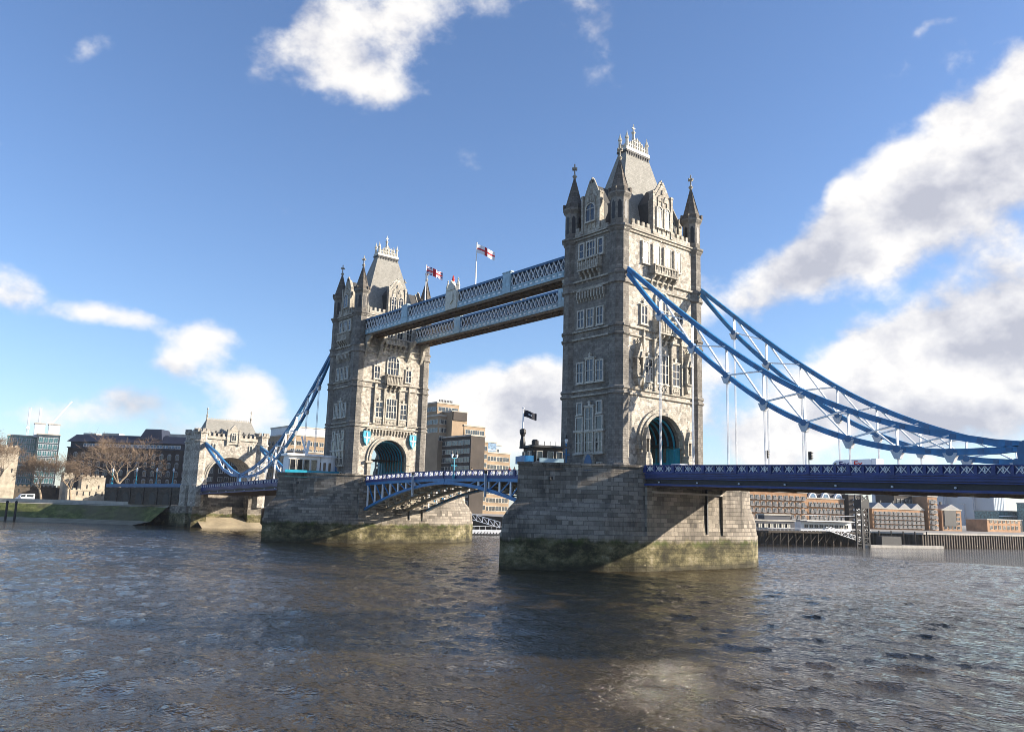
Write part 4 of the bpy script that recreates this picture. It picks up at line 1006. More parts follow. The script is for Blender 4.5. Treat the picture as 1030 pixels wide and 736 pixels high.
# the old fortress by the river: each wall and tower its own thing
KC = 1.15
def far_pt(x, y): return (CAMP.x+(x-CAMP.x)*KC, CAMP.y+(y-CAMP.y)*KC)
def castle(name, label, x, y, w, d, zt, mat='castle_stone', slits=2):
    X, Y = far_pt(x, y); zt = 7.95+(zt-7.95)*KC; w *= KC; d = max(d, 3)*KC
    t = thing(name, label, 'castle wall', (X, Y, 6.5), 0, 'old fortress walls by the river'); H = zt-6.5
    m = MB(); m.box(0, w, 0, d, 0, H-.8); m.build('wall', mat, t)
    m = MB(); m.box(-.15, w+.15, -.15, d+.15, H-.9, H-.6); k = max(2, int(w/1.5)); st = w/k
    for i in range(k): m.box(i*st, i*st+st*.58, -.05, .5, H-.6, H)
    for i in range(max(1, int(d/1.5))): m.box(-.05, .5, i*1.5, i*1.5+.9, H-.61, H-.01)
    m.build('battlements', mat, t)
    for i in range(slits):
        u = w*(i+.5)/slits; m = MB(); m.box(u-.22, u+.22, -.05, .02, H*.5, H*.5+1.5); m.build('window', 'dark_iron', t)
castle('round_corner_keep', 'tall sunlit fortress tower at the left edge behind a bare tree', -57.5, 224.3, 5.6, 5, 24.5)
castle('curtain_wall', 'low dark curtain wall behind the white van', -52, 233, 17, 3, 12.0, 'dark_stone', 3)
castle('gate_tower', 'slim pale fortress tower between two bare trees', -37.5, 226, 3.4, 4, 16.5, 'castle_stone', 1)
castle('square_bastion', 'crenellated pale bastion just left of the big bare tree', -33, 220.1, 7.4, 5, 15.8)
castle('outer_wall', 'low pale outer wall with dark openings in front of the bastion', -38.2, 213.8, 11.5, 2.5, 11.2, 'castle_stone', 6)
castle('causeway_wall', 'dark stone quay building between the big bare tree and the shore arch', -25, 207, 11, 4, 11.5, 'dark_stone', 4)
m = MB(); m.path([(-24.5, 222, 12.6), (-10.5, 187, 13.0)], .5, 1.1); ap = m.build('approach_parapet', 'rail_blue'); tag(ap, 'blue railing of the approach road left of the shore arch', 'railing')
m = MB(); m.path([(-24.5, 222.6, 9.2), (-10.5, 187.6, 9.4)], .8, 5.6); ap = m.build('approach_wall', 'dark_stone')
for k in range(5):
    f = .12+k*.18; q = Vector((-24.5+14*f, 222.6-35*f, 6.5)); F = frame(q, (.371, -.928, 0), (-.928, -.371, 0))
    m = MB(); m.slab(F, [(-1.5, 0), (1.5, 0), (1.5, 2.6), (1.0, 3.6), (0, 4.1), (-1.0, 3.6), (-1.5, 2.6)], .38, .44); m.build('arch', 'black_paint', ap)
    m = MB(); m.rect(F, 2.0, 2.6, 0, 5.4, .38, .7); m.build('buttress', 'dark_stone', ap)
tag(ap, 'dark retaining wall of the approach road left of the shore arch', 'wall')
def turq_post(x, y, z0, label):
    t = thing('lamp_standard', label, 'lamp post', (x, y, z0), 0, 'turquoise lamp standards on the far approach')
    m = MB(); m.lathe([(.4, 0), (.4, .6), (.16, .9), (.12, 4.2), (.2, 4.3)], 8); m.build('post', 'turquoise', t)
    m = MB(); m.lathe([(.14, 4.3), (.36, 4.9), (.3, 5.3), (.05, 5.7)], 8); m.build('lantern', 'flag_white', t)
for i, (x, y, lb) in enumerate(((-23.5, 220, 'turquoise lamp standard on the approach railing, nearest the big tree'), (-18.8, 208.4, 'turquoise lamp standard halfway along the approach railing'), (-15, 199, 'turquoise lamp standard on the approach, second from the shore arch'), (-12, 191.4, 'turquoise lamp standard beside the shore arch'))): turq_post(x, y, 13, lb)

# ---------------------------------------------------------------- far wharves on the right
def wharf(name, label, x, y, w, d, zt, mat, rows, n, rot=-17, balc=True, gables=0, dark=False):
    b = building(name, label, 'warehouse', (x, y, 4.6), rot); H = zt-4.6
    block(b, 0, 0, w, d, 0, H, mat)
    dz = (H-1.2)/rows
    windows(b, S_(0, 0), grid(w, n, .9, dz, rows, .6), min(1.5, w/n*.5), dz*.52, mats=('lead_roof', 'office_glass'), balcony=balc)
    for k in range(gables):
        gw = w/gables; m = MB(); m.rings([[(k*gw, -.1, H+.3), (k*gw+gw, -.1, H+.3), (k*gw+gw*.5, -.1, H+2.6)], [(k*gw, d, H+.3), (k*gw+gw, d, H+.3), (k*gw+gw*.5, d, H+2.6)]])
        r = m.build('roof_gable', 'lead_roof', b); m = MB(); m.box(k*gw+gw*.5-.35, k*gw+gw*.5+.35, d*.4, d*.4+.7, H+2, H+3.6); m.build('chimney', 'dark_iron', r)
    return b
wharf('brick_warehouse', 'long orange brick warehouse with white balconies next to the near pier', 169.9, 99.2, 32, 14, 18.0, 'orange_brick', 5, 11)
b = wharf('brick_warehouse', 'orange brick warehouse with round arched white dormers above the white pavilion', 200.5, 89.8, 19, 14, 16.0, 'orange_brick', 4, 8)
for k in range(3):
    m = MB(); u = 2.4+k*6.6; m.slab(S_(0, 0), [(u+1.9*math.cos(a)+.6, 11.6+2.3*math.sin(a)) for a in [math.pi*q/8 for q in range(9)]], -3, .1); dm = m.build('arched_dormer', 'white_paint', b)
    m = MB(); m.slab(S_(0, 0), [(u+1.4*math.cos(a)+.6, 11.7+1.7*math.sin(a)) for a in [math.pi*q/8 for q in range(9)]], .1, .14); m.build('pane', 'blue_glass', dm)
m = MB(); m.box(0, 19, 1, 12, 11.9, 14.2); m.build('attic', 'navy_roof', b)
b = building('white_tower_block', 'narrow block with stacked white balconies left of the black mast', 'apartment block', (219, 82.5, 4.6), -17); block(b, 0, 0, 7, 10, 0, 13.2, 'dark_brick')
for k in range(6):
    m = MB(); m.box(2.2, 6.9, -1.3, 0, 1.2+k*2, 1.9+k*2); m.build('balcony', 'white_paint', b)
wharf('gabled_warehouse', 'orange brick warehouse with a row of grey roof gables right of the black mast', 231, 79.1, 28.7, 14, 12.9, 'orange_brick', 4, 11, gables=4)
wharf('brick_tower', 'narrow tall orange brick block with balconies beside the gabled warehouse', 259.6, 69.4, 5.5, 10, 18.6, 'orange_brick', 6, 2)
b = building('dark_warehouse', 'dark warehouse behind the narrow tall brick block', 'warehouse', (252, 80, 4.6), -17); block(b, 0, 0, 12, 10, 0, 14.4, 'dark_brick'); windows(b, S_(0, 0), grid(12, 4, 6, 2.6, 3), 1.3, 1.5)
b = wharf('brick_house', 'brick house with a big dark opening and pitched roof near the skyscrapers', 266.3, 66.8, 11.4, 12, 13.2, 'orange_brick', 4, 4, balc=False, gables=1)
m = MB(); m.box(1.2, 8.0, -.35, .0, 2.0, 8.6); m.build('dark_bay', 'dark_iron', b)
# low houses and glass blocks further along
for i, (x, y, w, h, mt, lb) in enumerate(((300, 62, 24, 5.2, 'orange_brick', 'low brick terrace beyond the brick house with the dark opening'), (332, 70, 20, 5.4, 'dark_brick', 'low dark building just left of the teal glass flats'))):
    b = building('terrace_house', lb, 'house', (x, y, 4.6), -12); block(b, 0, 0, w, 10, 0, h, mt); windows(b, S_(0, 0), grid(w, 7, 1.2, 2.8, 2), 1.4, 1.5)
for (x, y, w, zt, mt, lb) in ((395, 92, 20, 15, 'teal_glass', 'teal glass flats with white balconies at the right'), (400, 72, 26, 19.5, 'teal_glass', 'taller teal glass block at the right edge')):
    b = building('glass_flats', lb, 'apartment block', (x, y, 4.6), -12); block(b, 0, 0, w, 14, 0, zt-4.6, mt)
    for k in range(int((zt-5)/2.8)):
        m = MB(); m.box(0, w*.7, -1.2, 0, 2+k*2.8, 2.5+k*2.8); m.build('balcony', 'white_paint', b)
for (x, y, w, zt, lb) in ((1279, 499.6, 74, 62, 'widest hazy glass skyscraper on the horizon, with a slim mast-like side tower'), (1294.8, 461.1, 69, 56, 'middle hazy skyscraper right of the widest one'), (1305, 434.6, 47, 55, 'hazy skyscraper rightmost of the distant group'), (1258.4, 545.5, 26, 60, 'slim hazy tower left of the widest skyscraper'), (1289.9, 473.4, 26, 38, 'low hazy tower between the two broad skyscrapers')):
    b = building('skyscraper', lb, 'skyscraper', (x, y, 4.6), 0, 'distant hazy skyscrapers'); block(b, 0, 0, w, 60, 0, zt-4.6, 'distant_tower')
    m = MB()
    for k in range(int(w/6)): m.box(k*6+1, k*6+2.2, -.4, 0, 3, zt-7)
    m.build('facade_fins', 'blue_glass', b)

# jetty with restaurant, pavilion, mast, pontoons
jr = R(-17)
t = thing('jetty', 'dark piled jetty carrying a low restaurant under the brick warehouses', 'jetty', (116, 60, 0), jr)
m = MB(); m.box(0, 45, -5, 6, 3.7, 4.2); m.build('deck', 'timber', t)
for k in range(16):
    for yy in (-4.6, 1, 5.5):
        m = MB(); m.tube([(.6+k*2.9, yy, -2), (.6+k*2.9, yy, 3.75)], .22, 6); m.build('pile', 'timber', t)
for k in range(15):
    m = MB(); m.bar((.6+k*2.9, -4.4, .6), (3.5+k*2.9, -4.4, 3.5), .18); m.build('brace', 'timber', t)
m = MB(); m.box(0, 45, -5.1, -4.9, 4.95, 5.05); [m.box(k*1.5, k*1.5+.07, -5.05, -4.95, 4.2, 5) for k in range(31)]; m.build('railing', 'white_paint', t)
b = building('restaurant', 'low dark glazed restaurant standing on the jetty', 'restaurant', (117, 61.5, 4.2), -17); block(b, 0, 0, 20, 4, 0, 2.8, 'navy_roof'); block(b, 9, .8, 10, 3, 2.85, 4.6, 'navy_roof', 'upper_storey')
windows(b, S_(0, 0), grid(20, 8, .8, 1, 1), 1.5, 1.2, mats=('dark_iron', 'gilded_white'))  # pale panes paint the windows as lit; no lamps behind them
b = building('pavilion', 'long white pavilion with dark windows on the quay below the brick warehouses', 'pavilion', (140, 56, 4.3), -17); block(b, 0, 0, 21, 5, 0, 2.9, 'white_paint'); windows(b, S_(0, 0), grid(21, 9, 1.0, 1, 1), 1.3, .9)
m = MB(); m.path([(0, -1.5, 4.9), (21, -1.5, 4.9)], .1, .1); m.box(0, 21, -3, 0, 3.0, 3.2); m.build('canopy', 'white_paint', b)
t = thing('access_gangway', 'white lattice gangway sloping down from the pavilion to the water', 'gangway', (149.5, 44.5, 0), jr)
m = MB()
for s in (-.9, .9):
    m.bar((-9, s, 4.4), (4, s, 1.2), .16); m.bar((-9, s, 5.7), (4, s, 2.5), .16)
    for k in range(10): q = -9+13*k/9; z = 4.4-3.2*k/9; m.bar((q, s, z), (q, s, z+1.3), .1); (k < 9) and m.bar((q, s, z), (q+13/9, s, z+1.3-3.2/9), .1)
m.build('truss', 'white_paint', t); m = MB(); m.path([(-9, 0, 4.35), (4, 0, 1.15)], 1.7, .12); m.build('walkway', 'concrete', t)
t = thing('lattice_mast', 'tall black lattice mooring mast standing in the water before the warehouses', 'mast', (139, 35, 0), jr)
m = MB()
for a in (-1.3, 1.3):
    for c in (-1.1, 1.1): m.bar((a, c, -2), (a, c, 15.4), .42)
m.build('legs', 'black_paint', t)
m = MB()
for k in range(8):
    z0 = 1+k*1.8
    for c in (-1.1, 1.1): m.bar((-1.3, c, z0), (1.3, c, z0+1.8), .2); m.bar((1.3, c, z0), (-1.3, c, z0+1.8), .2); m.bar((-1.3, c, z0), (1.3, c, z0), .3)
m.box(-1.6, 1.6, -1.4, 1.4, 11.5, 14.2); m.build('bracing', 'black_paint', t)
t = thing('floating_pontoon', 'long low pale pontoon floating before the gabled warehouse', 'pontoon', (158, 33.5, 0), jr)
m = MB(); m.box(-13, 17, -1.6, 1.6, -.3, .75); m.build('hull', 'concrete', t)
for k in range(6): m = MB(); m.tube([(k*5-11, 1.9, -2), (k*5-11, 1.9, 5)], .2, 6); m.build('guide_pile', 'timber', t)
m = MB(); m.box(-8, 0, -1, 1.2, .75, 3.4); m.build('shelter', 'dark_iron', t)
t = thing('work_boat', 'small dark work boat with white wheelhouse at the right edge', 'boat', (206, 12, 0), R(15))
m = MB(); hull = [(-4.5, -1.5), (3, -1.5), (5.5, 0), (3, 1.5), (-4.5, 1.5)]; m.prism([(x*.9, y*.8) for x, y in hull], -.3, 1.3, hull); m.build('hull', 'black_paint', t)
m = MB(); m.prism([(-2, -1.1), (1.5, -1.1), (1.8, 0), (1.5, 1.1), (-2, 1.1)], 1.3, 3.2); wh = m.build('wheelhouse', 'white_paint', t)
m = MB(); m.box(-1.6, 1.2, -1.14, 1.14, 2.2, 2.8); m.build('window', 'office_glass', wh); m = MB(); m.tube([(0, 0, 3.2), (0, 0, 5.2)], .07, 6); m.build('mast', 'white_paint', t)
t = thing('landing_pontoon', 'white striped pontoon seen between the far pier and the near pier', 'pontoon', (62, 121, 0), R(-12))
m = MB(); m.box(-11, 12, -2, 2, -.3, .5); m.build('hull', 'black_paint', t); m = MB(); m.box(-11, 12, -2.05, 2.05, .5, 1.7); m.build('deck', 'grey_paint', t)
m = MB(); [m.bar((k*1.1-11, -2.1, .1), (k*1.1-10.3, -2.1, 1.0), .1, .25) for k in range(21)]; m.build('fender_stripes', 'black_paint', t)
m = MB(); [m.bar((k*2-11, -1.9, 1.7), (k*2-11, -1.9, 2.8), .08) for k in range(12)]; m.bar((-11, -1.9, 2.8), (12, -1.9, 2.8), .1); m.build('railing', 'white_paint', t)
t = thing('landing_gangway', 'white lattice gangway down to the striped pontoon', 'gangway', (60, 126, 0), R(-35))
m = MB()
for s in (-1, 1):
    m.bar((-4, s, 6.4), (11, s, 2.4), .2); m.bar((-4, s, 8.2), (11, s, 4.2), .2)
    for k in range(9): q = -4+15*k/8; z = 6.4-4*k/8; m.bar((q, s, z), (q, s, z+1.8), .14); (k < 8) and m.bar((q, s, z+1.8), (q+15/8, s, z-.5), .14)
m.build('truss', 'white_paint', t); m = MB(); m.path([(-4, 0, 6.35), (11, 0, 2.35)], 1.9, .14); m.build('walkway', 'concrete', t)

# ---------------------------------------------------------------- control cabins, flags, lamps
t = thing('control_cabin', 'dark control cabin with a flat roof on the near pier', 'cabin', (-20.7, .6, ZB), R(-20))
m = MB(); m.box(0, 4.6, 0, 4.2, 0, 3.3); m.build('wall', 'brown_shaded_concrete', t); m = MB(); m.box(-.5, 5.1, -.5, 4.7, 3.3, 3.6); rf = m.build('roof', 'dark_slate', t)
m = MB(); m.lathe([(.5, 3.6), (.5, 4.3), (.3, 4.5)], 8, .6, 1); m.build('roof_drum', 'dark_iron', rf)
m = MB(); [m.bar((k*.9-.2, -.3, 3.6), (k*.9-.2, -.3, 4.2), .06) for k in range(6)]; m.build('roof_fittings', 'dark_iron', rf)
for u in (.9, 2.6, 4.0): window(S_(0, 0), t, u, 1.3, .8, 1.4, 1, 0, False, .08)
for u in (.9, 3.0): window(W_(0, 4.2), t, u, 1.0, 1.0, 1.7, 1, 0, False, .08)
m = MB(); m.box(-1.5, -.1, -.4, 3.5, .9, 2.0); m.build('side_screen', 'chain_blue', t)
m = MB(); m.box(.6, 4.4, -1.0, -.9, .5, 1.7); m.build('information_board', 'walkway_blue', t)
t = thing('control_cabin', 'white control cabin with canopy and round banner wall on the far pier', 'cabin', (-21, 83.5, ZB), R(-8)); t.scale = (1, 1, 1.42)
m = MB(); m.box(0, 7.2, 0, 4, 0, 3.4); m.build('wall', 'flag_white', t); m = MB(); m.box(-.6, 7.6, -.9, 4.3, 3.4, 3.75); m.build('roof', 'white_paint', t)
for u in (.9, 2.5, 4.1, 5.8): window(S_(0, 0), t, u, .9, 1.1, 1.9, 1, 0, False, .1)
m = MB(); m.lathe([(2.3, 0), (2.3, 3.3)], 20, 9.2, 1.8); bn = m.build('banner_wall', 'flag_white', t)
m = MB()
for a in (-2.5, -2.0, -1.5): m.lathe([(.45, 1.2), (.45, 2.5)], 6, 9.2+1.98*math.cos(a), 1.8+1.98*math.sin(a))
m.build('printed_pattern', 'soffit_brown', bn)
m = MB(); m.lathe([(2.6, 3.3), (2.6, 3.7)], 20, 9.2, 1.8); m.build('drum_roof', 'white_paint', t)
m = MB(); m.path([(4.6, 2, 3.7), (3.2, 2, 6.6)], .3, .3); m.bar((4.6, 2, 3.7), (5.0, 2, 6.0), .5); m.build('roof_vent', 'white_paint', t)
m = MB(); m.box(-1, 12, -1.3, -1.2, 0, 1.15); m.build('railing', 'turquoise', t)

def flag_mesh(w, h, nx, ny, pick, droop):
    m = MB(); d = Vector((.77, -.63, 0)); side = Vector((.63, .77, 0))
    P = lambda i, j: d*(w*i/nx)+side*(.18*h*math.sin(i/nx*8.5)*(i/nx)**.6)+Vector((0, 0, -h*j/ny-droop*(i/nx)**1.2+.05*h*math.sin(i/nx*7)))
    for i in range(nx):
        for j in range(ny):
            m.k = pick((i+.5)/nx, (j+.5)/ny); o = side*.015
            a = [P(i, j), P(i+1, j), P(i+1, j+1), P(i, j+1)]; m.add(a, [(0, 3, 2, 1)])
    return m
def union(u, v):
    x, y = (u-.5)*2, (v-.5)
    if abs(x) < .2 or abs(y) < .1: return 1
    if abs(x) < .33 or abs(y) < .167: return 0
    dd = min(abs(y-x/2), abs(y+x/2))
    return 1 if dd < .04 else 0 if dd < .13 else 2
def george(u, v): return 1 if abs(u-.5) < .06 or abs(v-.5) < .1 else 0
def badge(u, v): return 0 if abs(u-.5) < .16 and abs(v-.5) < .12 and int(u*24) % 2 == 0 else 2
def flagpole(label, x, y, z0, z1, fw, fh, pick, droop, base=None, mats=('flag_white', 'flag_red', 'flag_blue')):
    t = thing('flagpole', label, 'flag', (x, y, z0), 0, 'flags flying from poles')
    m = MB(); m.tube([(0, 0, 0), (0, 0, z1-z0)], [.17, .1], 8); m.lathe([(.02, z1-z0-.02), (.2, z1-z0+.1), (.02, z1-z0+.3)], 8); p = m.build('pole', 'white_paint', t)
    if base: m = MB(); m.lathe([(.45, 0), (.45, .8), (.25, 1.6), (.5, 2.2), (.5, 2.6), (.15, 2.8)], 8); m.build('base', 'dark_iron', t)
    f = flag_mesh(fw, fh, 30, 20, pick, droop).build('flag', list(mats), t); f.location = (.05, -.05, z1-z0-.15)
flagpole('tall pole with a white flag bearing a red cross above the walkway', -5.75, 36.6, 50.4, 60.3, 3.6, 1.75, george, 1.5)
flagpole('pole with a red, white and blue crossed flag over the walkway', -5.75, 54.6, 50.4, 59.6, 3.5, 1.75, union, 1.2)
flagpole('pole with a small black flag on the near pier cabin', -22.3, 1.2, 17.0, 22.7, 1.9, 1.0, badge, .55, True, ('grey_paint', 'navy_cloth', 'navy_cloth'))

def street_lamp(label, x, y, z0, h, mat, double=False):
    t = thing('street_lamp', label, 'lamp post', (x, y, z0))
    m = MB(); m.lathe([(.28, 0), (.28, .5), (.14, .8), (.09, h-.7), (.16, h-.65), (.16, h-.5)], 8)
    m.bar((-.6, 0, h*.55), (.6, 0, h*.55), .12); [m.lathe([(.02, h*.55-.15), (.14, h*.55), (.02, h*.55+.2)], 6, s*.6) for s in (-1, 1)]
    m.build('post', mat, t)
    for s in ((-1, 1) if double else (0,)):
        m = MB(); m.lathe([(.1, h-.5), (.27, h-.1), (.25, h+.15), (.08, h+.35)], 8, s*.55); l = m.build('lantern', 'flag_white', t); m = MB(); m.lathe([(.28, h+.16), (.12, h+.5), (.02, h+.9)], 8, s*.55); m.build('lantern_cap', 'black_paint', l)
    if double: m = MB(); m.bar((-.6, 0, h-.55), (.6, 0, h-.55), .1); m.build('crossarm', mat, t)
street_lamp('blue lamp post with white lantern at the left corner of the near tower', -13.2, 1.6, ZB, 4.9, 'chain_blue')
street_lamp('double lantern lamp post in the middle of the bascules', -8.6, 37.4, 13.6, 4.4, 'turquoise', True)
for lb, x, y in (('tide gauge pole at the near part of the bascule arch', -8.6, 27.5), ('tide gauge pole at the far part of the bascule arch', -8.6, 51.5)):
    t = thing('gauge_pole', lb, 'pole', (x, y, 10.2)); m = MB(); m.box(-.22, .22, -.12, .12, 0, 4.6); m.build('board', 'grey_paint', t); m = MB(); m.box(-.26, .26, -.14, .14, 4.2, 4.8); m.build('cap', 'dark_iron', t)
def signal(label, x, y, z0, h):
    t = thing('traffic_signal', label, 'traffic light', (x, y, z0), 0, 'traffic lights on the side span')
    m = MB(); m.tube([(0, 0, 0), (0, 0, h)], .07, 6); m.build('post', 'black_paint', t)
    m = MB(); m.box(-.14, .14, -.5, .0, h-1.15, h); hd = m.build('signal_head', 'black_paint', t)
    m = MB(); [m.box(-.2, .2, -.62, -.1, h-.95+q*.37, h-.88+q*.37) for q in range(3)]; m.build('visors', 'black_paint', hd)
signal('black traffic light on the side span nearer the tower', 6.2, -20.5, road_z(-20.5), 4.2)
signal('black traffic light on the side span further from the tower', 6.2, -27.5, road_z(-27.5), 3.9)

# ---------------------------------------------------------------- vehicles
def vehicle(name, label, cat, loc, rz, prof, w, mat, glass, wheels, wr, lights=True):
    """Side profile (along x, forward +x) extruded across y, with shoulders pulled in."""
    t = thing(name, label, cat, loc, rz)
    m = MB(); top = max(z for _, z in prof)
    def ring(y, k): return [(x*(1 if k == 1 else .995), y, z if k == 1 or z < top*.55 else z-.04) for x, z in prof]
    m.rings([ring(-w/2+.0, 0), ring(-w/2+.06, 1), ring(w/2-.06, 1), ring(w/2, 0)]); m.build('body', mat, t)
    for gl in glass:
        for s in (-1, 1):
            F = frame((0, s*w/2, 0), (1, 0, 0), (0, s, 0)); m = MB(); m.slab(F, gl, .0, .02); m.build('window', 'office_glass', t)
    for x in wheels:
        for s in (-1, 1):
            m = MB(); m.tube([(x, s*(w/2-.22), wr), (x, s*(w/2+.02), wr)], wr, 16); wl = m.build('wheel', 'rubber', t); m = MB(); m.tube([(x, s*(w/2+.02), wr), (x, s*(w/2+.04), wr)], wr*.6, 12); m.build('rim', 'grey_paint', wl)
    xf = max(x for x, _ in prof); xb = min(x for x, _ in prof)
    if lights:
        for s in (-1, 1):
            m = MB(); m.box(xf-.12, xf+.02, s*w*.36-.16, s*w*.36+.16, .62, .8); m.build('headlight', 'flag_white', t)
            m = MB(); m.box(xb-.02, xb+.1, s*w*.4-.1, s*w*.4+.1, .7, 1.1); m.build('tail_light', 'red_paint', t)
    return t
vprof = [(-3.4, .35), (3.3, .35), (3.4, .9), (3.1, 1.25), (2.5, 1.45), (1.9, 2.35), (1.5, 2.62), (-3.2, 2.66), (-3.4, 2.5)]
t = vehicle('delivery_van', 'white delivery van with purple and orange lettering on the side span', 'van', (-2.2, -38.2, road_z(-38.2)), math.pi/2, vprof, 2.1, 'van_white', [[(1.5, 1.45), (2.25, 1.45), (1.75, 2.2), (1.5, 2.25)]], (-2.1, 2.2), .36)
m = MB(); m.box(-4.0, -3.35, -1.0, 1.0, .9, 2.7); m.build('rear_door', 'white_paint', t)
def letter(txt, mat, parent, x, z, size):
    c = bpy.data.curves.new('lettering', 'FONT'); c.body = txt; c.size = size; c.extrude = .01; c.offset = .025
    f = bpy.data.objects.new('lettering_curve', c); COL.objects.link(f); dg = bpy.context.evaluated_depsgraph_get()
    me = bpy.data.meshes.new_from_object(f.evaluated_get(dg)); bpy.data.objects.remove(f)
    o = bpy.data.objects.new('lettering', me); COL.objects.link(o); me.materials.clear(); me.materials.append(MATS[mat]); o.parent = parent
    # on the van's left side (+y in its own frame)
    o.location = (x, 1.065, z); o.rotation_euler = (math.pi/2, 0, math.pi)
    return o
letter('Fed', 'lorry_purple', t, 1.15, 1.58, 1.2); letter('Ex', 'lorry_orange', t, -.95, 1.58, 1.2); t.scale = (.92, .9, .82)
cprof = [(-2.1, .3), (2.1, .3), (2.15, .7), (1.9, .85), (1.1, .95), (.5, 1.42), (-1.0, 1.46), (-1.7, 1.0), (-2.1, .95)]
vehicle('parked_car', 'white car with its roof just above the railing at the near tower', 'car', (-4.6, -13.0, road_z(-13)), math.pi/2, [(x*1.05, z*1.1) for x, z in cprof], 1.8, 'white_paint', [[(.45, 1.1), (.85, 1.1), (.45, 1.45), (-.2, 1.47), (-.2, 1.1)], [(-.3, 1.1), (-.3, 1.47), (-.95, 1.47), (-1.5, 1.1)]], (-1.35, 1.35), .33)
X, Y = far_pt(-51.6, 205.5)
vehicle('white_van', 'white van parked on the promenade at the far left', 'van', (X, Y, 6.5), R(187), [(x*.85, z*.95) for x, z in vprof], 2.0, 'van_white', [[(.2, 1.4), (1.8, 1.4), (1.5, 2.1), (.2, 2.2)], [(-2.4, 1.4), (-.2, 1.4), (-.2, 2.2), (-2.4, 2.2)]], (-1.8, 1.9), .34)
for i, (x, y, lb) in enumerate(((-59.3, 184.2, 'leftmost black mooring pile standing in front of the mossy bank'), (-57.1, 183.9, 'black mooring pile in front of the mossy bank, right of the leftmost one'))):
    X, Y = far_pt(x, y); m = MB(); m.lathe([(.38, -2), (.36, 5.9), (.5, 6.0), (.42, 6.4), (.05, 6.6)], 8); o = m.build('mooring_pile', 'black_paint', None, (X, Y, 0)); tag(o, lb, 'mooring post', 'mooring piles by the left bank')

# ---------------------------------------------------------------- bare winter trees
def tree(label, x, y, z0, h, spread, seed, depth=6):
    rnd = random.Random(seed)
    t = thing('bare_tree', label, 'tree', (x, y, z0), 0, 'bare trees along the far promenade')
    tr = MB(); cr = MB()
    def grow(p, d, L, r, lev):
        n = 3; pts = [p]; q = p; dd = d.copy()
        for k in range(n):
            dd = (dd+Vector((rnd.uniform(-.2, .2), rnd.uniform(-.2, .2), rnd.uniform(-.06, .18)))).normalized(); q = q+dd*(L/n); pts.append(q)
        rad = [r*(1-.4*k/n) for k in range(n+1)]
        (tr if lev <= 2 else cr).tube(pts, rad, 7 if lev < 2 else 5 if lev < 4 else 3)
        if lev >= depth: return
        kids = (5 if lev == 0 else 3 if lev < 4 else 4)
        for k in range(kids):
            a = 2*math.pi*(k+rnd.random())/kids; tilt = rnd.uniform(.45, .95) if lev else rnd.uniform(.35, .95)
            u = dd.cross(Vector((.3, .2, 1)) if abs(dd.z) < .9 else Vector((1, 0, 0))).normalized(); v = dd.cross(u)
            nd = (dd*math.cos(tilt)+(u*math.cos(a)+v*math.sin(a))*math.sin(tilt)); nd.x *= spread; nd.y *= spread; nd.z += .12; nd.normalize()
            st = pts[n] if k < kids-1 or lev == 0 else pts[n-1]
            grow(st, nd, L*rnd.uniform(.70, .90), max(.034, rad[-1]*.66), lev+1)
    grow(Vector((0, 0, -.1)), Vector((rnd.uniform(-.05, .05), 0, 1)), h*.27, h*.034, 0)
    tr.build('trunk', 'bark', t); cr.build('crown', 'twig', t)
for lb, px, py, h, sp, sd_, k in (('largest bare tree, standing left of the shore arch', -28.3, 186.5, 26, 1.3, 4, 1.12), ('bare tree between the white van and the slim fortress tower', -47.2, 206, 17, 1.1, 9, 1.13), ('bare tree just left of the pale bastion', -39, 205, 17, 1.1, 13, 1.13), ('bare tree cut by the left edge before the tall fortress tower', -59.5, 208, 25, 1.15, 21, 1.13)):
    X, Y = CAMP.x+(px-CAMP.x)*k, CAMP.y+(py-CAMP.y)*k; tree(lb, X, Y, 6.4, h, sp, sd_)

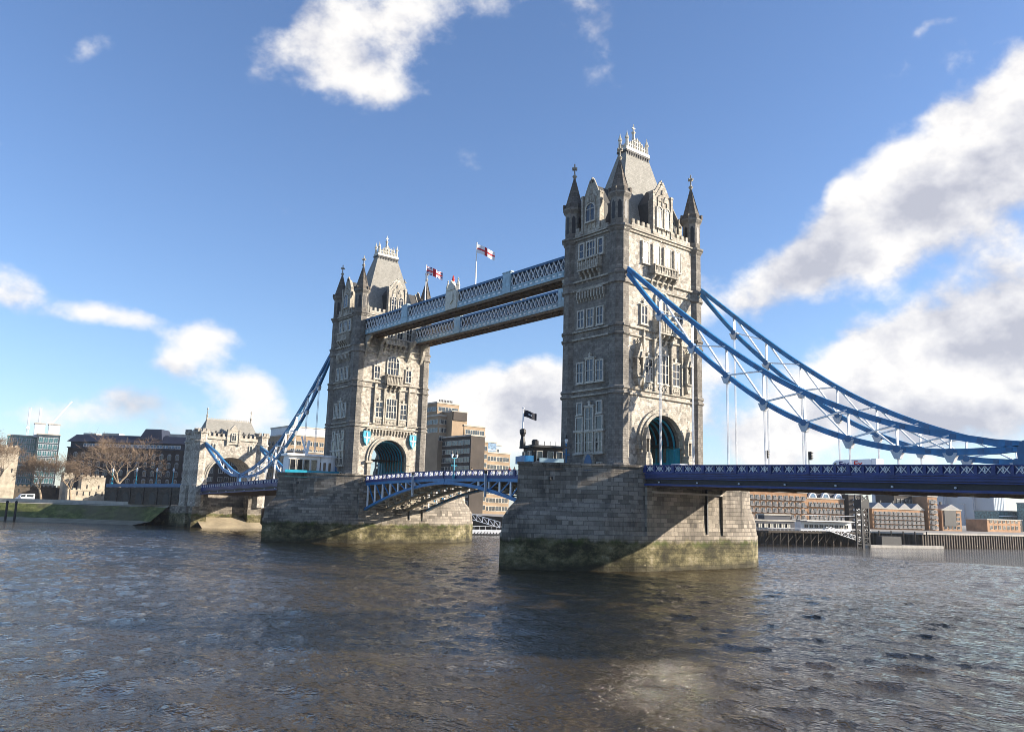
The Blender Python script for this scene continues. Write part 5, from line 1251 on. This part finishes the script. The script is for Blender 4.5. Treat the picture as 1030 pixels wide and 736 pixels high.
# ---------------------------------------------------------------- pedestrians on the bascule footway
plain('skin', (.45, .27, .19), .6, .1, 3); plain('coat_dark', (.02, .022, .03), .8, .2, 3); plain('coat_red', (.30, .03, .03), .8, .2, 3); plain('coat_tan', (.33, .24, .14), .8, .2, 3); plain('jeans', (.03, .045, .09), .8, .2, 3); plain('hair', (.03, .02, .012), .7, .2, 5)
def person(label, x, y, z, rz, coat, stride, hair='hair'):
    """One continuous skinned body, mid-stride; forward is +y."""
    P = [(0, 0, .93), (0, 0, 1.12), (0, .01, 1.36), (0, .01, 1.47), (0, .03, 1.56), (0, .03, 1.68),
         (.10, 0, .90), (.11, stride*.5+.03, .50), (.11, stride, .08), (.11, stride+.15, .04), (-.10, 0, .90), (-.11, -stride*.3+.05, .50), (-.11, -stride, .10), (-.11, -stride+.14, .04),
         (.19, 0, 1.38), (.24, -stride*.3, 1.12), (.25, -stride*.5+.1, .88), (.25, -stride*.5+.14, .79), (-.19, 0, 1.38), (-.24, stride*.3, 1.12), (-.25, stride*.5+.12, .90), (-.25, stride*.5+.17, .81)]
    E = [(0, 1), (1, 2), (2, 3), (3, 4), (4, 5), (0, 6), (6, 7), (7, 8), (8, 9), (0, 10), (10, 11), (11, 12), (12, 13), (2, 14), (14, 15), (15, 16), (16, 17), (2, 18), (18, 19), (19, 20), (20, 21)]
    rad = [.15, .14, .16, .06, .095, .085, .10, .07, .05, .04, .10, .07, .05, .04, .075, .055, .042, .04, .075, .055, .042, .04]
    me = bpy.data.meshes.new('person'); me.from_pydata(P, E, [])
    o = bpy.data.objects.new('person_skeleton', me); COL.objects.link(o)
    sk = o.modifiers.new('skin', 'SKIN'); o.modifiers.new('sub', 'SUBSURF').render_levels = 1; o.modifiers[1].levels = 1
    if not me.skin_vertices: me.attributes
    for i, v in enumerate(me.skin_vertices[0].data): v.radius = (rad[i], rad[i]*(.8 if i in (1, 2) else 1)); v.use_root = (i == 0)
    dg = bpy.context.evaluated_depsgraph_get(); mesh = bpy.data.meshes.new_from_object(o.evaluated_get(dg)); bpy.data.objects.remove(o)
    for m in ('skin', coat, 'jeans', 'black_paint'): mesh.materials.append(MATS[m])
    for p in mesh.polygons:
        c = p.center; p.use_smooth = True
        p.material_index = 0 if c.z > 1.46 or (abs(c.x) > .2 and c.z < .86) else 1 if c.z > .84 else 3 if c.z < .09 else 2
    b = bpy.data.objects.new('person', mesh); COL.objects.link(b); b.location = (x, y, z); b.rotation_euler = (0, 0, rz)
    tag(b, label, 'person', 'pedestrians on the bascules')
    h = MB(); h.lathe([(.02, 1.78), (.07, 1.765), (.105, 1.70), (.11, 1.62), (.10, 1.56)], 10, 0, .012); h.build('hair', hair, b)
    return b
def has_skin():
    me = bpy.data.meshes.new('probe'); me.from_pydata([(0, 0, 0), (0, 0, 1)], [(0, 1)], []); o = bpy.data.objects.new('probe', me); COL.objects.link(o)
    o.modifiers.new('skin', 'SKIN'); ok = len(me.skin_vertices) > 0; bpy.data.objects.remove(o); return ok
zb = lambda y: 13.4-.05+.6*(1-((41-y if y < 41 else y-41)/30)**2)
if has_skin():
    person('pedestrian in a dark coat walking on the near bascule, closest to the near pier', -7.3, 21.0, zb(21)+.02, 0, 'coat_dark', .26)
    person('pedestrian in a red coat on the near bascule beside one in a dark coat', -7.4, 22.2, zb(22.2)+.02, math.pi, 'coat_red', .2)
    person('pedestrian in a tan coat near the middle of the bascules', -7.3, 33.5, zb(33.5)+.02, 0, 'coat_tan', .28)
vehicle('parked_car', 'white car crossing the far bascule leaf', 'car', (-4.2, 53.5, zb(53.5)), math.pi/2, cprof, 1.8, 'white_paint', [[(.45, 1.0), (.75, 1.0), (.45, 1.34), (-.2, 1.36), (-.2, 1.0)], [(-.3, 1.0), (-.3, 1.36), (-.95, 1.36), (-1.45, 1.0)]], (-1.35, 1.35), .33)

# ---------------------------------------------------------------- air
hm = bpy.data.materials.new('haze'); hm.use_nodes = True; nt = hm.node_tree; nt.nodes.clear()
ho = nt.nodes.new('ShaderNodeOutputMaterial'); pv = nt.nodes.new('ShaderNodeVolumePrincipled'); pv.inputs['Density'].default_value = .00007; pv.inputs['Color'].default_value = (.86, .91, 1, 1); pv.inputs['Anisotropy'].default_value = .2
nt.links.new(pv.outputs[0], ho.inputs['Volume']); MATS['haze'] = hm
m = MB(); m.box(-5300, 5300, -5300, 5300, -3.2, 92); tag(m.build('haze', 'haze'), kind='stuff')
